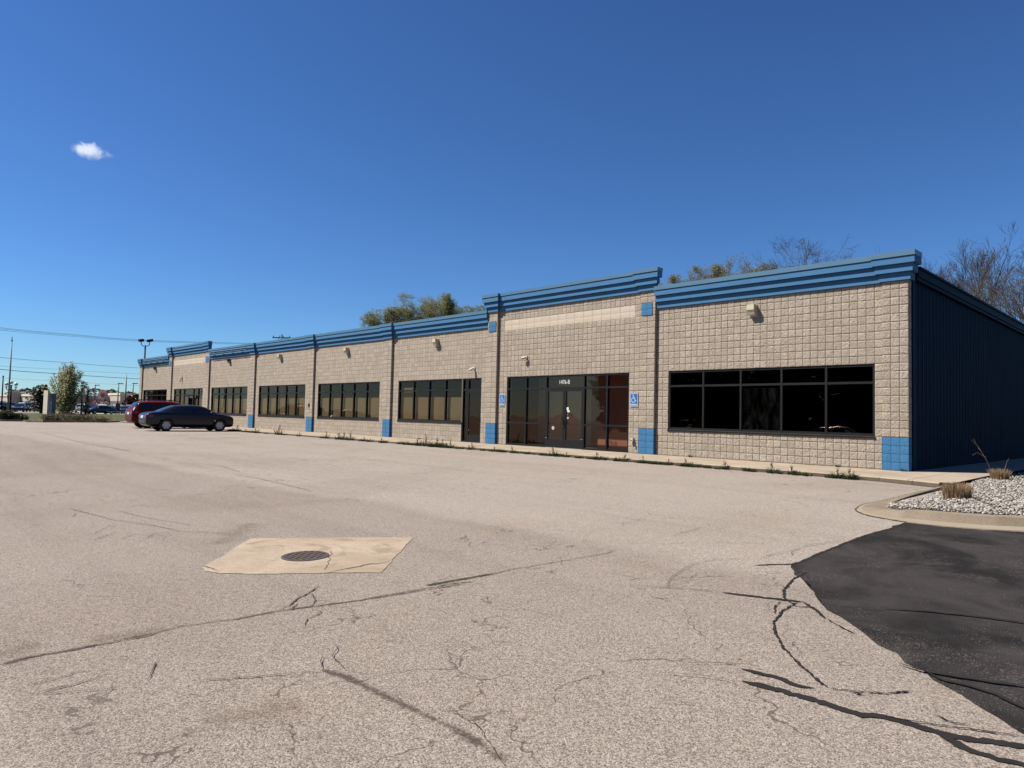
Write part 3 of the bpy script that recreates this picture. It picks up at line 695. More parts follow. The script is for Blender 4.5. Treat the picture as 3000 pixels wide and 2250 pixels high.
# fresh black sealcoat of the neighbouring drive
dark=[(3.03,-7.80),(3.04,-8.5),(3.03,-9.24),(3.07,-10.2),(3.08,-10.8),(3.09,-11.54),(3.33,-11.9),(3.57,-12.2),(3.93,-12.76),(4.15,-13.0),(4.40,-13.22),(4.62,-13.45),(4.85,-13.67),(5.05,-13.86),(5.22,-14.01),(5.58,-14.31),(6.4,-15.0),(8.5,-16.6),(12,-18.0),(40,-18.2),(40,-1),(14,-1.2),(9,-4.0),(6.2,-6.36),(4.4,-7.42),(3.97,-7.64),(3.5,-7.76)]
rr=random.Random(5); dk=[]
for a,b in zip(dark,dark[1:]+dark[:1]):
    n=max(1,int((Vector(a)-Vector(b)).length/.12)) if a[0]<7 and b[0]<7 else 1
    for k in range(n):
        t=k/n; dk.append((a[0]+(b[0]-a[0])*t+rr.uniform(-.022,.022),a[1]+(b[1]-a[1])*t+rr.uniform(-.022,.022)))
flat_poly('driveway',dk,.004,M['sealcoat'])
# sidewalk slab with its kerb, running the length of the front and round the near corner
xsw=[-57.2,-45,-32,-20,-10,-4,0,.9,1.6,2.15]
yk=lambda x: -2.36 if x<.5 else -2.36-.42*((x-.5)/1.65)**1.6
mb=MB(); n=len(xsw)
for a,b in zip(xsw[:-1],xsw[1:]):
    ya,yb_=yk(a),yk(b)
    mb.quad((a,ya+.16,-.028),(b,yb_+.16,-.028),(b,0.3,.0),(a,.3,.0))
mb.quad((.7,.28,.0),(2.15,.28,-.0),(2.15,22,-.0),(.7,22,-.0)); mb.quad((-57.2,.3,-.0),(-57.2,-2.2,-.028),(-57.2,-2.2,-.12),(-57.2,.3,-.12))
mb.quad((2.15,-2.62,-.028),(2.34,-2.62,-.03),(2.34,.28,0),(2.15,.3,0)); mb.quad((2.15,.28,0),(2.34,.28,0),(2.34,22,0),(2.15,22,0))
tag(mb.build('sidewalk',M['sidewalk']),kind='structure')
mb=MB(); mf=MB()
for a,b in zip(xsw[:-1],xsw[1:]):
    m_=int((b-a)/3)+1
    for k in range(m_):
        p=a+(b-a)*k/m_+.004; q=a+(b-a)*(k+1)/m_-.004
        P=[(p,yk(p)),(q,yk(q))]
        vs=[]
        for x,y in P: vs+=[(x,y-.0,gz(x,y)-.05),(x,y+.012,-.045),(x,y+.035,-.026),(x,y+.157,-.024),(x,y+.157,-.2)]
        mb.add(vs,[(i,5+i,6+i,1+i) for i in (1,2,3)]); mf.add(vs,[(0,5,6,1)])
tag(mb.build('curb',M['sidewalk']),kind='structure'); tag(mf.build('curb_face',M['curb_dark']),kind='structure')
tag(mb.build('curb_dirt_line',M['crack']),kind='structure') if False else None
# far kerbs, planting strip and lawn on the left
FK=[onground(-200,1234.5),onground(0,1234.2),onground(66,1234.8),onground(125,1237.5),onground(220,1237.6),onground(330,1237.6),onground(362,1235.5)]
fk=[(p.x,p.y) for p in FK]
lawn=fk+[(-61,0.6),(-61,26),(-75,60),(-118,70),(-124,12),(-121,-30),(-75,-30)]
flat_poly('lawn',lawn,.012,M['lawn'],z=-.12)
mb=MB()
for (a,b),(c,d) in zip(fk[:-1],fk[1:]):
    v=Vector((c-a,d-b)).normalized(); nx,ny=-v.y,v.x
    if nx>0: nx,ny=-nx,-ny
    g=.03; a2,b2,c2,d2=a+v.x*g,b+v.y*g,c-v.x*g,d-v.y*g
    mb.prism([(a2,b2),(c2,d2),(c2+nx*.18,d2+ny*.18),(a2+nx*.18,b2+ny*.18)] if (c2-a2)*(ny)-(d2-b2)*nx>0 else [(a2,b2),(a2+nx*.18,b2+ny*.18),(c2+nx*.18,d2+ny*.18),(c2,d2)],-.13,.0)
tag(mb.build('far_curb',M['curb_concrete']),kind='structure')
a=[base(-400,118),base(-400,330),base(900,330),base(700,118)]
flat_poly('shopping_centre_lot',[(p.x,p.y) for p in a],.02,M['farasphalt'],z=-.12)
flat_poly('rear_ground',[(-60,22.3),(60,22.3),(120,150),(-60,150)],.01,M['lawn'],z=-.12)
flat_poly('side_ground',[(2.36,1.0),(40,1.0),(40,22.2),(2.36,22.2)],.03,M['lawn'],z=-.12)

# gravel island at the near corner
ISL=[((2.16,-2.80),(2.18,-2.80),(2.20,-2.80),(2.34,-2.75),.06),((2.08,-4.6),(2.11,-4.6),(2.14,-4.6),(2.28,-4.6),.035),((2.05,-5.7),(2.08,-5.7),(2.12,-5.69),(2.32,-5.65),.02),
((2.0,-6.4),(2.05,-6.39),(2.12,-6.36),(2.42,-6.1),.03),((2.14,-7.1),(2.2,-7.05),(2.3,-6.96),(2.56,-6.45),.05),((2.43,-7.5),(2.5,-7.4),(2.58,-7.26),(2.78,-6.80),.08),
((2.74,-7.66),(2.8,-7.5),(2.84,-7.38),(2.95,-7.02),.12),((3.03,-7.74),(3.05,-7.44),(3.06,-7.37),(3.09,-7.16),.145),((3.46,-7.72),(3.45,-7.4),(3.45,-7.33),(3.42,-7.10),.15),
((3.97,-7.58),(3.93,-7.25),(3.92,-7.18),(3.84,-6.94),.15),((4.35,-7.37),(4.28,-7.06),(4.26,-6.99),(4.14,-6.76),.15),((6.0,-6.35),(5.85,-6.05),(5.82,-5.99),(5.66,-5.77),.15),((9,-3.9),(8.8,-3.65),(8.76,-3.6),(8.55,-3.42),.15)]
def smooth_path(P,k=4):
    out=[]
    for i in range(len(P)-1):
        p0,p1,p2,p3=P[max(i-1,0)],P[i],P[i+1],P[min(i+2,len(P)-1)]
        for j in range(k):
            t=j/k; out.append(tuple(.5*((2*b)+(-a+c)*t+(2*a-5*b+4*c-d)*t*t+(-a+3*b-3*c+d)*t**3) for a,b,c,d in zip(p0,p1,p2,p3)))
    return out+[P[-1]]
flat=[(o[0],o[1],f_[0],f_[1],t_[0],t_[1],t_[0]+(i_[0]-t_[0])*.6,t_[1]+(i_[1]-t_[1])*.6,h) for o,f_,t_,i_,h in ISL]
flat=smooth_path(flat,5); vs=[]
for ox,oy,fx,fy,tx,ty,ix,iy,h in flat:
    g=gz(ox,oy); vs+=[(ox,oy,g-.02),(ox,oy,g+.008),(fx,fy,gz(fx,fy)+.016),(tx,ty,g+h-.012),((tx*4+ix)/5,(ty*4+iy)/5,g+h),(ix,iy,g+h),(ix,iy,g-.05)]
k=len(flat); MBi=MB().add(vs,[(7*i+j,7*(i+1)+j,7*(i+1)+j+1,7*i+j+1) for i in range(k-1) for j in (2,3,4,5)])
tag(MBi.build('island_curb',M['curb_concrete'],None,angle=30),kind='structure')
tag(MB().add(vs,[(7*i+j,7*(i+1)+j,7*(i+1)+j+1,7*i+j+1) for i in range(k-1) for j in (0,1)]).build('island_gutter',M['island']),kind='structure')
bed=[(p[6],p[7]) for p in flat]; bedpoly=bed+[(9,14),(2.36,14),(2.36,-2.7)]
def bedz(x,y):
    h=min(max((x-2.2)/.9,0),1)*.11+.02; t=min(max((y+4.5)/4,0),1); return (gz(x,-6.5)+h)*(1-t)+(-.05)*t
me=bpy.data.meshes.new('gravel_bed'); bm=bmesh.new(); vv=[bm.verts.new((x,y,bedz(x,y)-.02)) for x,y in bedpoly]; f=bm.faces.new(vv)
if f.normal.z<0: f.normal_flip()
bmesh.ops.triangulate(bm,faces=[f]); bm.to_mesh(me); bm.free(); me.materials.append(M['soil']); tag(link('gravel_bed',me),kind='structure')
def inpoly(x,y,P):
    c=False
    for (x1,y1),(x2,y2) in zip(P,P[1:]+P[:1]):
        if (y1>y)!=(y2>y) and x<(x2-x1)*(y-y1)/(y2-y1)+x1: c=not c
    return c
ico=bmesh.new(); bmesh.ops.create_icosphere(ico,subdivisions=1,radius=1); IV=np.array([v.co[:] for v in ico.verts]); IF=np.array([[v.index for v in f.verts] for f in ico.faces]); ico.free()
rs=np.random.RandomState(11); V=[];Fc=[];RN=[]; cnt=0
while cnt<15000:
    x=rs.uniform(2.25,5.6); y=rs.uniform(-7.2,9) if rs.rand()<.45 else rs.uniform(-7.2,0)
    if not inpoly(x,y,bedpoly): continue
    r=rs.uniform(.011,.027)*(1 if rs.rand()<.9 else 1.4); s=r*np.array([rs.uniform(.8,1.5),rs.uniform(.7,1.1),rs.uniform(.5,.8)])
    a=rs.uniform(0,6.28); ca,sa=math.cos(a),math.sin(a); P=IV*(1+.18*(rs.rand(len(IV),1)-.5))*s
    tl=rs.uniform(-.5,.5); ct,st=math.cos(tl),math.sin(tl); P=np.stack([P[:,0]*ct-P[:,2]*st,P[:,1],P[:,0]*st+P[:,2]*ct],1)
    P=np.stack([P[:,0]*ca-P[:,1]*sa,P[:,0]*sa+P[:,1]*ca,P[:,2]],1)+np.array([x,y,bedz(x,y)-.012+rs.uniform(0,.025)])
    V.append(P); Fc.append(IF+cnt*len(IV)); RN.append(np.full(len(IF),rs.rand())); cnt+=1
tag(link('gravel',np_mesh('gravel',np.concatenate(V),np.concatenate(Fc),M['gravel'],rnd=np.concatenate(RN),smooth=True)),'white and grey round river stones in the corner bed','gravel',kind='stuff')

# catch basin pad and round grate
PADC=[(-2.02,-14.98),(-.78,-13.54),(.49,-14.83),(-.62,-16.02)]
pad=empty('catch_basin',(0,0,0),0,'round iron storm drain grate set in a square tan concrete pad','storm drain')
rr=random.Random(9)
def rag(P,step=.12,j=.012):
    out=[]
    for a,b in zip(P,P[1:]+P[:1]):
        n=max(1,int((Vector(a)-Vector(b)).length/step))
        for k in range(n): t=k/n; out.append((a[0]+(b[0]-a[0])*t+rr.uniform(-j,j),a[1]+(b[1]-a[1])*t+rr.uniform(-j,j)))
    return out
PADC=rag([tuple(onground(400+a/2.212,1480+b/2.212)[:2]) for a,b in ((740,218),(1270,213),(1795,210),(1650,370),(1590,440),(1250,441),(900,449),(545,444),(440,430),(430,402),(480,372),(560,335),(650,268))],.12,.012)
o=flat_poly('concrete_pad',PADC,.005,M['pad'],None); o.parent=pad
def strip(mb,pts,w,jit=.25,dz=.007,seed=0,step=.06,jp=.02,taper=True):
    rr=random.Random(seed); P=[]
    for a,b in zip(pts[:-1],pts[1:]):
        n=max(1,int((Vector(a)-Vector(b)).length/step))
        for k in range(n): t=k/n; P.append((a[0]+(b[0]-a[0])*t,a[1]+(b[1]-a[1])*t))
    P.append(tuple(pts[-1])); P=[(x+rr.uniform(-jp,jp),y+rr.uniform(-jp,jp)) for x,y in P]
    vs=[]; k=len(P)
    for i,(x,y) in enumerate(P):
        a=P[max(i-1,0)]; b=P[min(i+1,k-1)]; d=Vector((b[0]-a[0],b[1]-a[1])); d=d.normalized() if d.length>1e-6 else Vector((1,0)); nx,ny=-d.y,d.x
        tp=min(1,(i+.3)/3,(k-i-.7)/3) if taper else 1
        wl=w*.5*tp*(1+rr.uniform(-jit,jit)); wr=w*.5*tp*(1+rr.uniform(-jit,jit))
        for s in (wl,-wr): xx,yy=x+nx*s,y+ny*s; vs.append((xx,yy,gz(xx,yy)+dz))
    mb.add(vs,[(2*i,2*i+1,2*i+3,2*i+2) for i in range(k-1)])
def px(x0,y0,s,*pts): return [tuple(onground(x0+a/s,y0+b/s)[:2]) for a,b in pts]
mb=MB(); strip(mb,px(400,1480,2.212,(1645,372),(1480,392),(1340,418),(1245,440)),.018,.4,.008,3); strip(mb,px(400,1480,2.212,(1270,295),(1235,385),(1225,430)),.008,.5,.008,4)
strip(mb,px(400,1480,2.212,(365,395),(440,402),(530,425)),.018,.5,.008,5); mb.build('pad_crack',M['crack'],pad)
gc=Vector((-.70,-15.035)); gzc=gz(gc.x,gc.y); tilt=math.atan(.027)
gm=Matrix.Translation((gc.x,gc.y,gzc+.006))@Matrix.Scale(.94,4)@Matrix.Rotation(tilt,4,'X')
def gmesh(mb): mb.v=[tuple(gm@Vector(p)) for p in mb.v]; return mb
mb=MB(); mb.lathe([(.268,.0),(.268,.006),(.252,.008),(.250,.002)],40); gmesh(mb).build('rim',M['iron'],pad)
mb=MB(); mb.lathe([(.001,.001),(.255,.001)],40); gmesh(mb).build('drain_opening',M['void'],pad)
mb=MB()
mb.lathe([(.232,.003),(.232,.0075),(.254,.0075),(.254,.003)],40)
for k in range(-5,5):
    y=(k+.5)*.052; hw=math.sqrt(max(.236**2-y*y,0))
    if hw>.03: mb.box(-hw,hw,y-.011,y+.011,.003,.0072)
for r_ in range(-4,5):
    y=r_*.052; hw=math.sqrt(max(.236**2-(abs(y)+.012)**2,0)); off=.055 if r_%2 else 0
    for c_ in range(-3,4):
        x=c_*.11+off
        if abs(x)<hw: mb.box(x-.016,x+.016,y-.0148,y+.0148,.003,.0070)
gmesh(mb).build('grate',M['iron'],pad)

# tar lines and cracks in the paving
Dk=lambda *p: px(1900,1480,2.0109,*p)
tar=MB()
for i,(pts,w) in enumerate([(Dk((430,515),(620,540),(800,560),(910,572)),.05),(Dk((905,570),(990,622),(1045,672)),.028),
  (Dk((540,965),(680,1000),(800,1030),(880,1070),(985,1081)),.042),(Dk((550,1040),(700,1075),(900,1130),(1080,1185),(1250,1240),(1380,1250),(1550,1295),(1720,1350),(1830,1372),(1950,1390),(2260,1428)),.062),
  (Dk((1700,1345),(1830,1420),(1950,1470),(2100,1510),(2300,1550)),.052),(Dk((615,357),(720,352),(840,350),(900,335)),.03),
  (Dk((900,337),(1000,290),(1100,250),(1200,210),(1280,180),(1430,140),(1515,113)),.04)]): strip(tar,pts,w,.34,.0045+.0003*i,i,.028,.006)
for i,(pts,w) in enumerate([(Dk((935,395),(850,440),(800,500),(795,545),(870,600),(985,606)),.020),(Dk((880,575),(790,625),(740,690),(740,740),(790,840),(900,950),(1000,1040),(1062,1080)),.017),
  (Dk((780,570),(745,600),(745,640)),.012),(Dk((1060,1085),(1200,1100),(1400,1115),(1560,1100)),.012),(Dk((1045,672),(1130,720),(1220,765)),.012),(Dk((1380,1252),(1600,1285),(1850,1320),(2212,1370)),.010),
  (Dk((1190,1110),(1280,1125)),.02),(Dk((1680,1240),(1800,1290),(1890,1300)),.012)]): strip(tar,pts,w,.85,.007+.0002*i,i+30,.018,.005)
for i,(pts,w) in enumerate([(Dk((1375,617),(1600,630),(1850,655),(2050,680),(2300,715)),.035),(Dk((1465,940),(1600,985),(1750,1010),(1900,1035),(2300,1095)),.040),(Dk((1620,985),(1720,1040),(1900,1080),(2050,1130),(2300,1250)),.03)]):
    strip(tar,pts,w,.3,.016+.0005*i,i+60,.05,.006)
tag(tar.build('tar_crack_filler',M['tar']),kind='structure')
cr=MB()
P1=lambda *p: px(0,1700,1.4747,*p); P3=lambda *p: px(0,1180,2.4578,*p); P2=lambda *p: px(0,0,.73733,*p)
for i,(pts,w) in enumerate([(P1((-60,380),(0,362),(140,332),(280,310),(400,285),(520,265),(650,240),(680,225),(780,200),(900,185),(1060,165),(1130,148),(1200,132)),.014),
  (P1((1200,132),(1330,118),(1460,100),(1560,88),(1700,60),(1830,38),(1960,15),(2080,5)),.016),(P2((1040,1246),(1100,1232),(1200,1215),(1310,1196),(1330,1190)),.012),
  (P1((1200,132),(1250,112),(1290,80),(1340,52),(1378,27)),.017),(P1((1345,55),(1362,90),(1345,118),(1325,122)),.012),(P1((1250,135),(1290,100)),.012),(P1((1330,122),(1390,140),(1330,170),(1310,210)),.009),
  (P1((80,470),(200,440),(350,395),(420,392)),.008),(P1((120,498),(300,460),(480,402)),.010),(P1((640,440),(660,380),(690,340)),.009),(P1((120,498),(400,480),(560,465)),.007),(P1((830,440),(1200,412),(1400,395)),.009),
  (P3((0,385),(440,380),(760,372),(1130,365),(1350,375)),.022),(P3((500,268),(650,300),(800,325),(940,352)),.028),(P3((100,195),(300,215),(500,268)),.02),(P3((1290,430),(1450,440),(1600,460),(1730,500)),.016),(P3((1690,520),(1850,545),(2050,590),(2250,640)),.016),
  (P3((720,790),(870,785),(1000,820),(1170,850),(1390,885)),.010),(P3((500,765),(830,850),(1100,885),(1300,930),(1700,945)),.012),(P3((660,1000),(740,965),(860,930)),.011),(P3((665,950),(790,890),(970,870)),.008),(P3((520,825),(545,800)),.014),(P3((860,995),(960,950),(1100,960),(1230,925)),.008),(P3((1040,990),(1130,930)),.008),(P3((40,740),(560,740)),.008),
  (P3((1240,232),(1500,260),(1750,290)),.02),(P2((1320,1265),(1500,1275),(1560,1282)),.006),(Dk((0,485),(110,488),(260,500),(430,515)),.009),(Dk((110,485),(130,430),(260,350),(400,325),(620,318)),.008),(Dk((100,490),(240,445),(290,400)),.006),(Dk((660,318),(740,290),(840,275),(920,245),(1150,210)),.010),(Dk((840,300),(850,275)),.009),(Dk((140,190),(180,170),(310,140)),.01),
  (P1((1490,395),(1440,340),(1460,280)),.008),(P1((1380,395),(1395,330)),.008),(P2((1090,1660),(1030,1570),(960,1530)),.006),(Dk((0,990),(300,1015),(560,1060)),.008),(Dk((240,940),(480,940),(560,950)),.007),(Dk((0,1160),(300,1185)),.006)]):
    strip(cr,pts,w*.8,.7,.0065+.00025*i,i+100,.035,.009 if w>.009 else .008)
tag(cr.build('paving_cracks',M['crack']),kind='structure')
def worn_band(pts,w,seed,mk='worn'):
    P=[]
    for a,b in zip(pts[:-1],pts[1:]):
        n=max(1,int((Vector(a)-Vector(b)).length/.1))
        for k in range(n): t=k/n; P.append((a[0]+(b[0]-a[0])*t,a[1]+(b[1]-a[1])*t))
    P.append(pts[-1]); V=[];UV=[];k=len(P); ln=0
    for i in range(k):
        a=P[max(i-1,0)]; b=P[min(i+1,k-1)]; d=Vector((b[0]-a[0],b[1]-a[1])).normalized(); nx,ny=-d.y,d.x
        for sgn in (0,.5,1): x,y=P[i][0]+nx*w*(sgn-.5)*2,P[i][1]+ny*w*(sgn-.5)*2; V.append((x,y,gz(x,y)+.0045+seed*.0004)); UV.append((i/(k-1),sgn))
    F=[(3*i+j,3*i+j+1,3*i+j+4,3*i+j+3) for i in range(k-1) for j in (0,1)]
    return np_mesh('worn_band',V,F,M[mk],np.array(UV))
def film(key,name_,ca,cb,lo,hi,amt):
    m,nt,o=mat(name_); co=coord(nt); s_=N(nt,'ShaderNodeSeparateXYZ'); L(nt,N(nt,'ShaderNodeUVMap').outputs[0],s_.inputs[0])
    def tent(v,p): return math_(nt,'POWER',math_(nt,'SUBTRACT',1.0,math_(nt,'ABSOLUTE',math_(nt,'SUBTRACT',math_(nt,'MULTIPLY',v,2.0),1.0))),p)
    fal=math_(nt,'MULTIPLY',tent(s_.outputs[1],1.3),math_(nt,'MINIMUM',math_(nt,'MULTIPLY',tent(s_.outputs[0],1.0),5.0),1.0))
    ns=math_(nt,'ADD',math_(nt,'MULTIPLY',noise(nt,co,30,4,.8),.65),math_(nt,'MULTIPLY',noise(nt,co,4,3,.6),.5))
    al=math_(nt,'MULTIPLY',sstep(nt,math_(nt,'ADD',math_(nt,'MULTIPLY',fal,.42),ns),lo,hi),amt)
    pb=N(nt,'ShaderNodeBsdfPrincipled',Roughness=.95); pb.inputs['Specular IOR Level'].default_value=.1
    L(nt,dim(nt,mixc(nt,noise(nt,co,60,3,.8),ca,cb)),pb.inputs['Base Color'])
    tr=N(nt,'ShaderNodeBsdfTransparent'); mx=N(nt,'ShaderNodeMixShader'); L(nt,al,mx.inputs[0]); L(nt,tr.outputs[0],mx.inputs[1]); L(nt,pb.outputs[0],mx.inputs[2]); L(nt,mx.outputs[0],o.inputs[0]); M[key]=m
film('worn','worn_aggregate',(.03,.023,.019),(.13,.10,.08),.78,1.02,.62)
film('dirt','dirt_film',(.17,.115,.07),(.27,.20,.145),.55,1.15,.30)
film('moss','crack_moss',(.035,.034,.012),(.09,.08,.035),.55,.85,.9)
for i,(q,w) in enumerate(((P1((1330,370),(1480,415),(1580,460),(1700,520),(1850,590),(2000,660),(2120,745),(2260,830)),.11),(P1((-60,385),(140,332),(400,285),(700,222)),.08),(P1((900,190),(1200,135),(1560,88),(2080,5)),.055))):
    tag(link('worn_band',worn_band(q,w,i)),kind='structure')
P0=lambda *p:[tuple(onground(*q)[:2]) for q in p]
for i,(q,w,k) in enumerate(((P0((-60,1925),(40,1905),(130,1882)),.22,'dirt'),(P0((250,1880),(380,1862),(500,1838)),.16,'dirt'),(P0((560,2120),(720,2095),(900,2062)),.20,'dirt'),(P0((1240,1718),(1330,1702),(1410,1688),(1450,1680)),.035,'moss'),(P0((620,1600),(700,1560),(735,1530)),.35,'dirt'))):
    tag(link('dirt_film',worn_band(q,w,i+5,k)),kind='structure')
# crack along the kerb edge and round the island nose
ce=MB(); strip(ce,[(x,yk(x)-.012) for x in (-57,-45,-30,-20,-10,-5,0,.5,1,1.6,2.1)],.03,.6,.009,71,.08,.01,False)
strip(ce,[(p[0]-.01,p[1]-.01) for p in flat[:38]],.022,.8,.014,72,.03,.01); tag(ce.build('edge_crack',M['crack']),kind='structure')

# ------------------------------------------------------------------ plants
def blades(mb,n,rad,h,w,lean,rng,c=(0,0,0),segs=3,up=.0):
    for k in range(n):
        a=rng.random()*6.283; r=rad*math.sqrt(rng.random()); bx,by=c[0]+r*math.cos(a),c[1]+r*math.sin(a)
        H=h*rng.uniform(.55,1.1); la=a+rng.uniform(-.8,.8); ln=lean*rng.uniform(.2,1.2)*(.3+r/max(rad,1e-6)); wa=rng.random()*6.283; ww=w*rng.uniform(.7,1.3); vs=[]
        for s in range(segs+1):
            t=s/segs; x=bx+math.cos(la)*ln*t*t*H; y=by+math.sin(la)*ln*t*t*H; z=c[2]+H*t*(1-.25*ln*t); q=ww*.5*(1-t*.8)
            vs+=[(x+q*math.cos(wa),y+q*math.sin(wa),z),(x-q*math.cos(wa),y-q*math.sin(wa),z)]
        mb.add(vs,[(2*s,2*s+1,2*s+3,2*s+2) for s in range(segs)])
def weed_mesh(seed,h,n,stalk=False):
    rg=random.Random(seed); mb=MB()
    blades(mb,int(n*1.7),.12,h*1.05,.024,1.2,rg,segs=3)
    st=MB()
    if stalk:
        for q in range(2):
            x=rg.uniform(-.03,.03); y=rg.uniform(-.03,.03); H=h*rg.uniform(1.0,1.5); st.tube([(x,y,0),(x+.01,y,H*.5),(x+rg.uniform(-.03,.03),y,H)],.005,4)
            for k in range(14):
                z=H*rg.uniform(.15,1); a=rg.random()*6.28; l=.06*rg.uniform(.6,1.2); wv=.012
                p=Vector((x,y,z)); d=Vector((math.cos(a),math.sin(a),.7)).normalized()*l; s_=Vector((-math.sin(a),math.cos(a),0))*wv
                mb.add([p,p+d*.5+s_,p+d,p+d*.5-s_],[(0,1,2,3)])
    return mb,st
WV=[]
for sd,h,n,stk in ((1,.10,26,False),(2,.16,22,True),(3,.13,34,False),(4,.20,20,True),(5,.08,30,False),(6,.15,26,True)):
    a,b=weed_mesh(sd,h,n,stk); WV.append((a.mesh('weed_leaves'),b.mesh('weed_stalk') if stk else None))
    WV[-1][0].materials.append(M['weed']); 
    if WV[-1][1]: WV[-1][1].materials.append(M['drytwig'])
rr=random.Random(33); wx=[]
def wr(a,b,n): 
    for k in range(n): wx.append(a+(b-a)*(k+rr.random())/n)
for q in ((672,760,14),(770,778,1),(812,836,4),(873,877,1),(938,962,3),(988,996,2),(1004,1016,2),(1028,1032,1),(1060,1066,2),(1082,1086,1),(1118,1126,2),(1166,1172,1),(1190,1250,6),(1262,1335,14),(1342,1350,2),(1372,1380,2),(1410,1422,2),(1440,1452,2),(1462,1482,3),(1500,1512,2),(1520,1530,1),(1540,1550,2),(1560,1566,1),(1586,1598,2),(1602,1612,2),(1622,1640,3),(1650,1668,2),(1692,1702,2),(1720,1768,5),(1798,1814,2),(1828,1838,1),(1860,1940,9),(1942,1960,3),(1990,2040,4),(2062,2088,2),(2104,2126,2),(2182,2214,3),(2262,2296,2),(2312,2342,2),(2366,2372,1),(2432,2462,3),(2476,2508,3)): wr(*q)
for i,u in enumerate(wx):
    p=onwall(u,1300,-2.43); me,st=WV[i%6 if rr.random()<.6 else (i*5)%6]
    if not(860<u<1130) and st and rr.random()<.5: me,st=WV[0]
    r=empty('weed',(p.x,-2.42+rr.uniform(-.03,.02),gz(p.x,-2.42)+.0),rr.random()*6.28,'green weed growing in the joint between the kerb and the paving','weed','weeds along the kerb')
    s=rr.uniform(.65,1.25)*(1.3 if u<1300 else .95); r.scale=(s,s,s*rr.uniform(.8,1.1)); link('leaves',me,r)
    if st: link('stalk',st,r)
for u,v,lab in ((2455+0,1392,None),(2024,1340,None),(2647,1388,None),(1230,1283,None)):
    p=onwall(u,v,-.14); r=empty('weed',(p.x,-.16,0.0),1,'small weed growing against the foot of the block wall','weed','weeds at the wall foot'); r.scale=(.5,.5,.6); link('leaves',WV[2][0],r)
def clump(x,y,rad,h,n,label,seed):
    rg=random.Random(seed); z=bedz(x,y)-.02; r=empty('ornamental_grass',(x,y,z),0,label,'ornamental grass')
    mb=MB(); blades(mb,n,rad,h,.009,.25,rg,segs=2); mb.build('cut_stems',M['drygrass'],r)
    mb=MB(); blades(mb,40,rad*1.05,h*.8,.008,2.2,rg,segs=4); mb.build('loose_blades',M['drygrass'],r); return r
clump(2.99,-4.93,.20,.29,1300,'cut back tan grass clump in the gravel nearest the camera',1)
r2=clump(2.62,-.05,.17,.26,800,'smaller tan grass clump farther back beside the shaded blue wall with one long blade',2)
mb=MB(); mb.tube([(-.12,0,.1),(-.25,.0,.45),(-.42,.05,.75),(-.55,.05,.88)],[.0022,.002,.0014,.0008],4); mb.tube([(-.25,0,.5),(-.42,-.02,.60),(-.52,-.02,.52)],[.002,.0015,.001],4)
for k in range(6): mb.tube([(-.36-.02*k,.03,.63+.038*k),(-.40-.02*k,.03,.70+.042*k)],.0015,3)
mb.tube([(.1,0,.25),(.14,0,.42),(.18,0,.5)],[.004,.003,.002],4); mb.build('long_blade',M['drygrass'],r2)

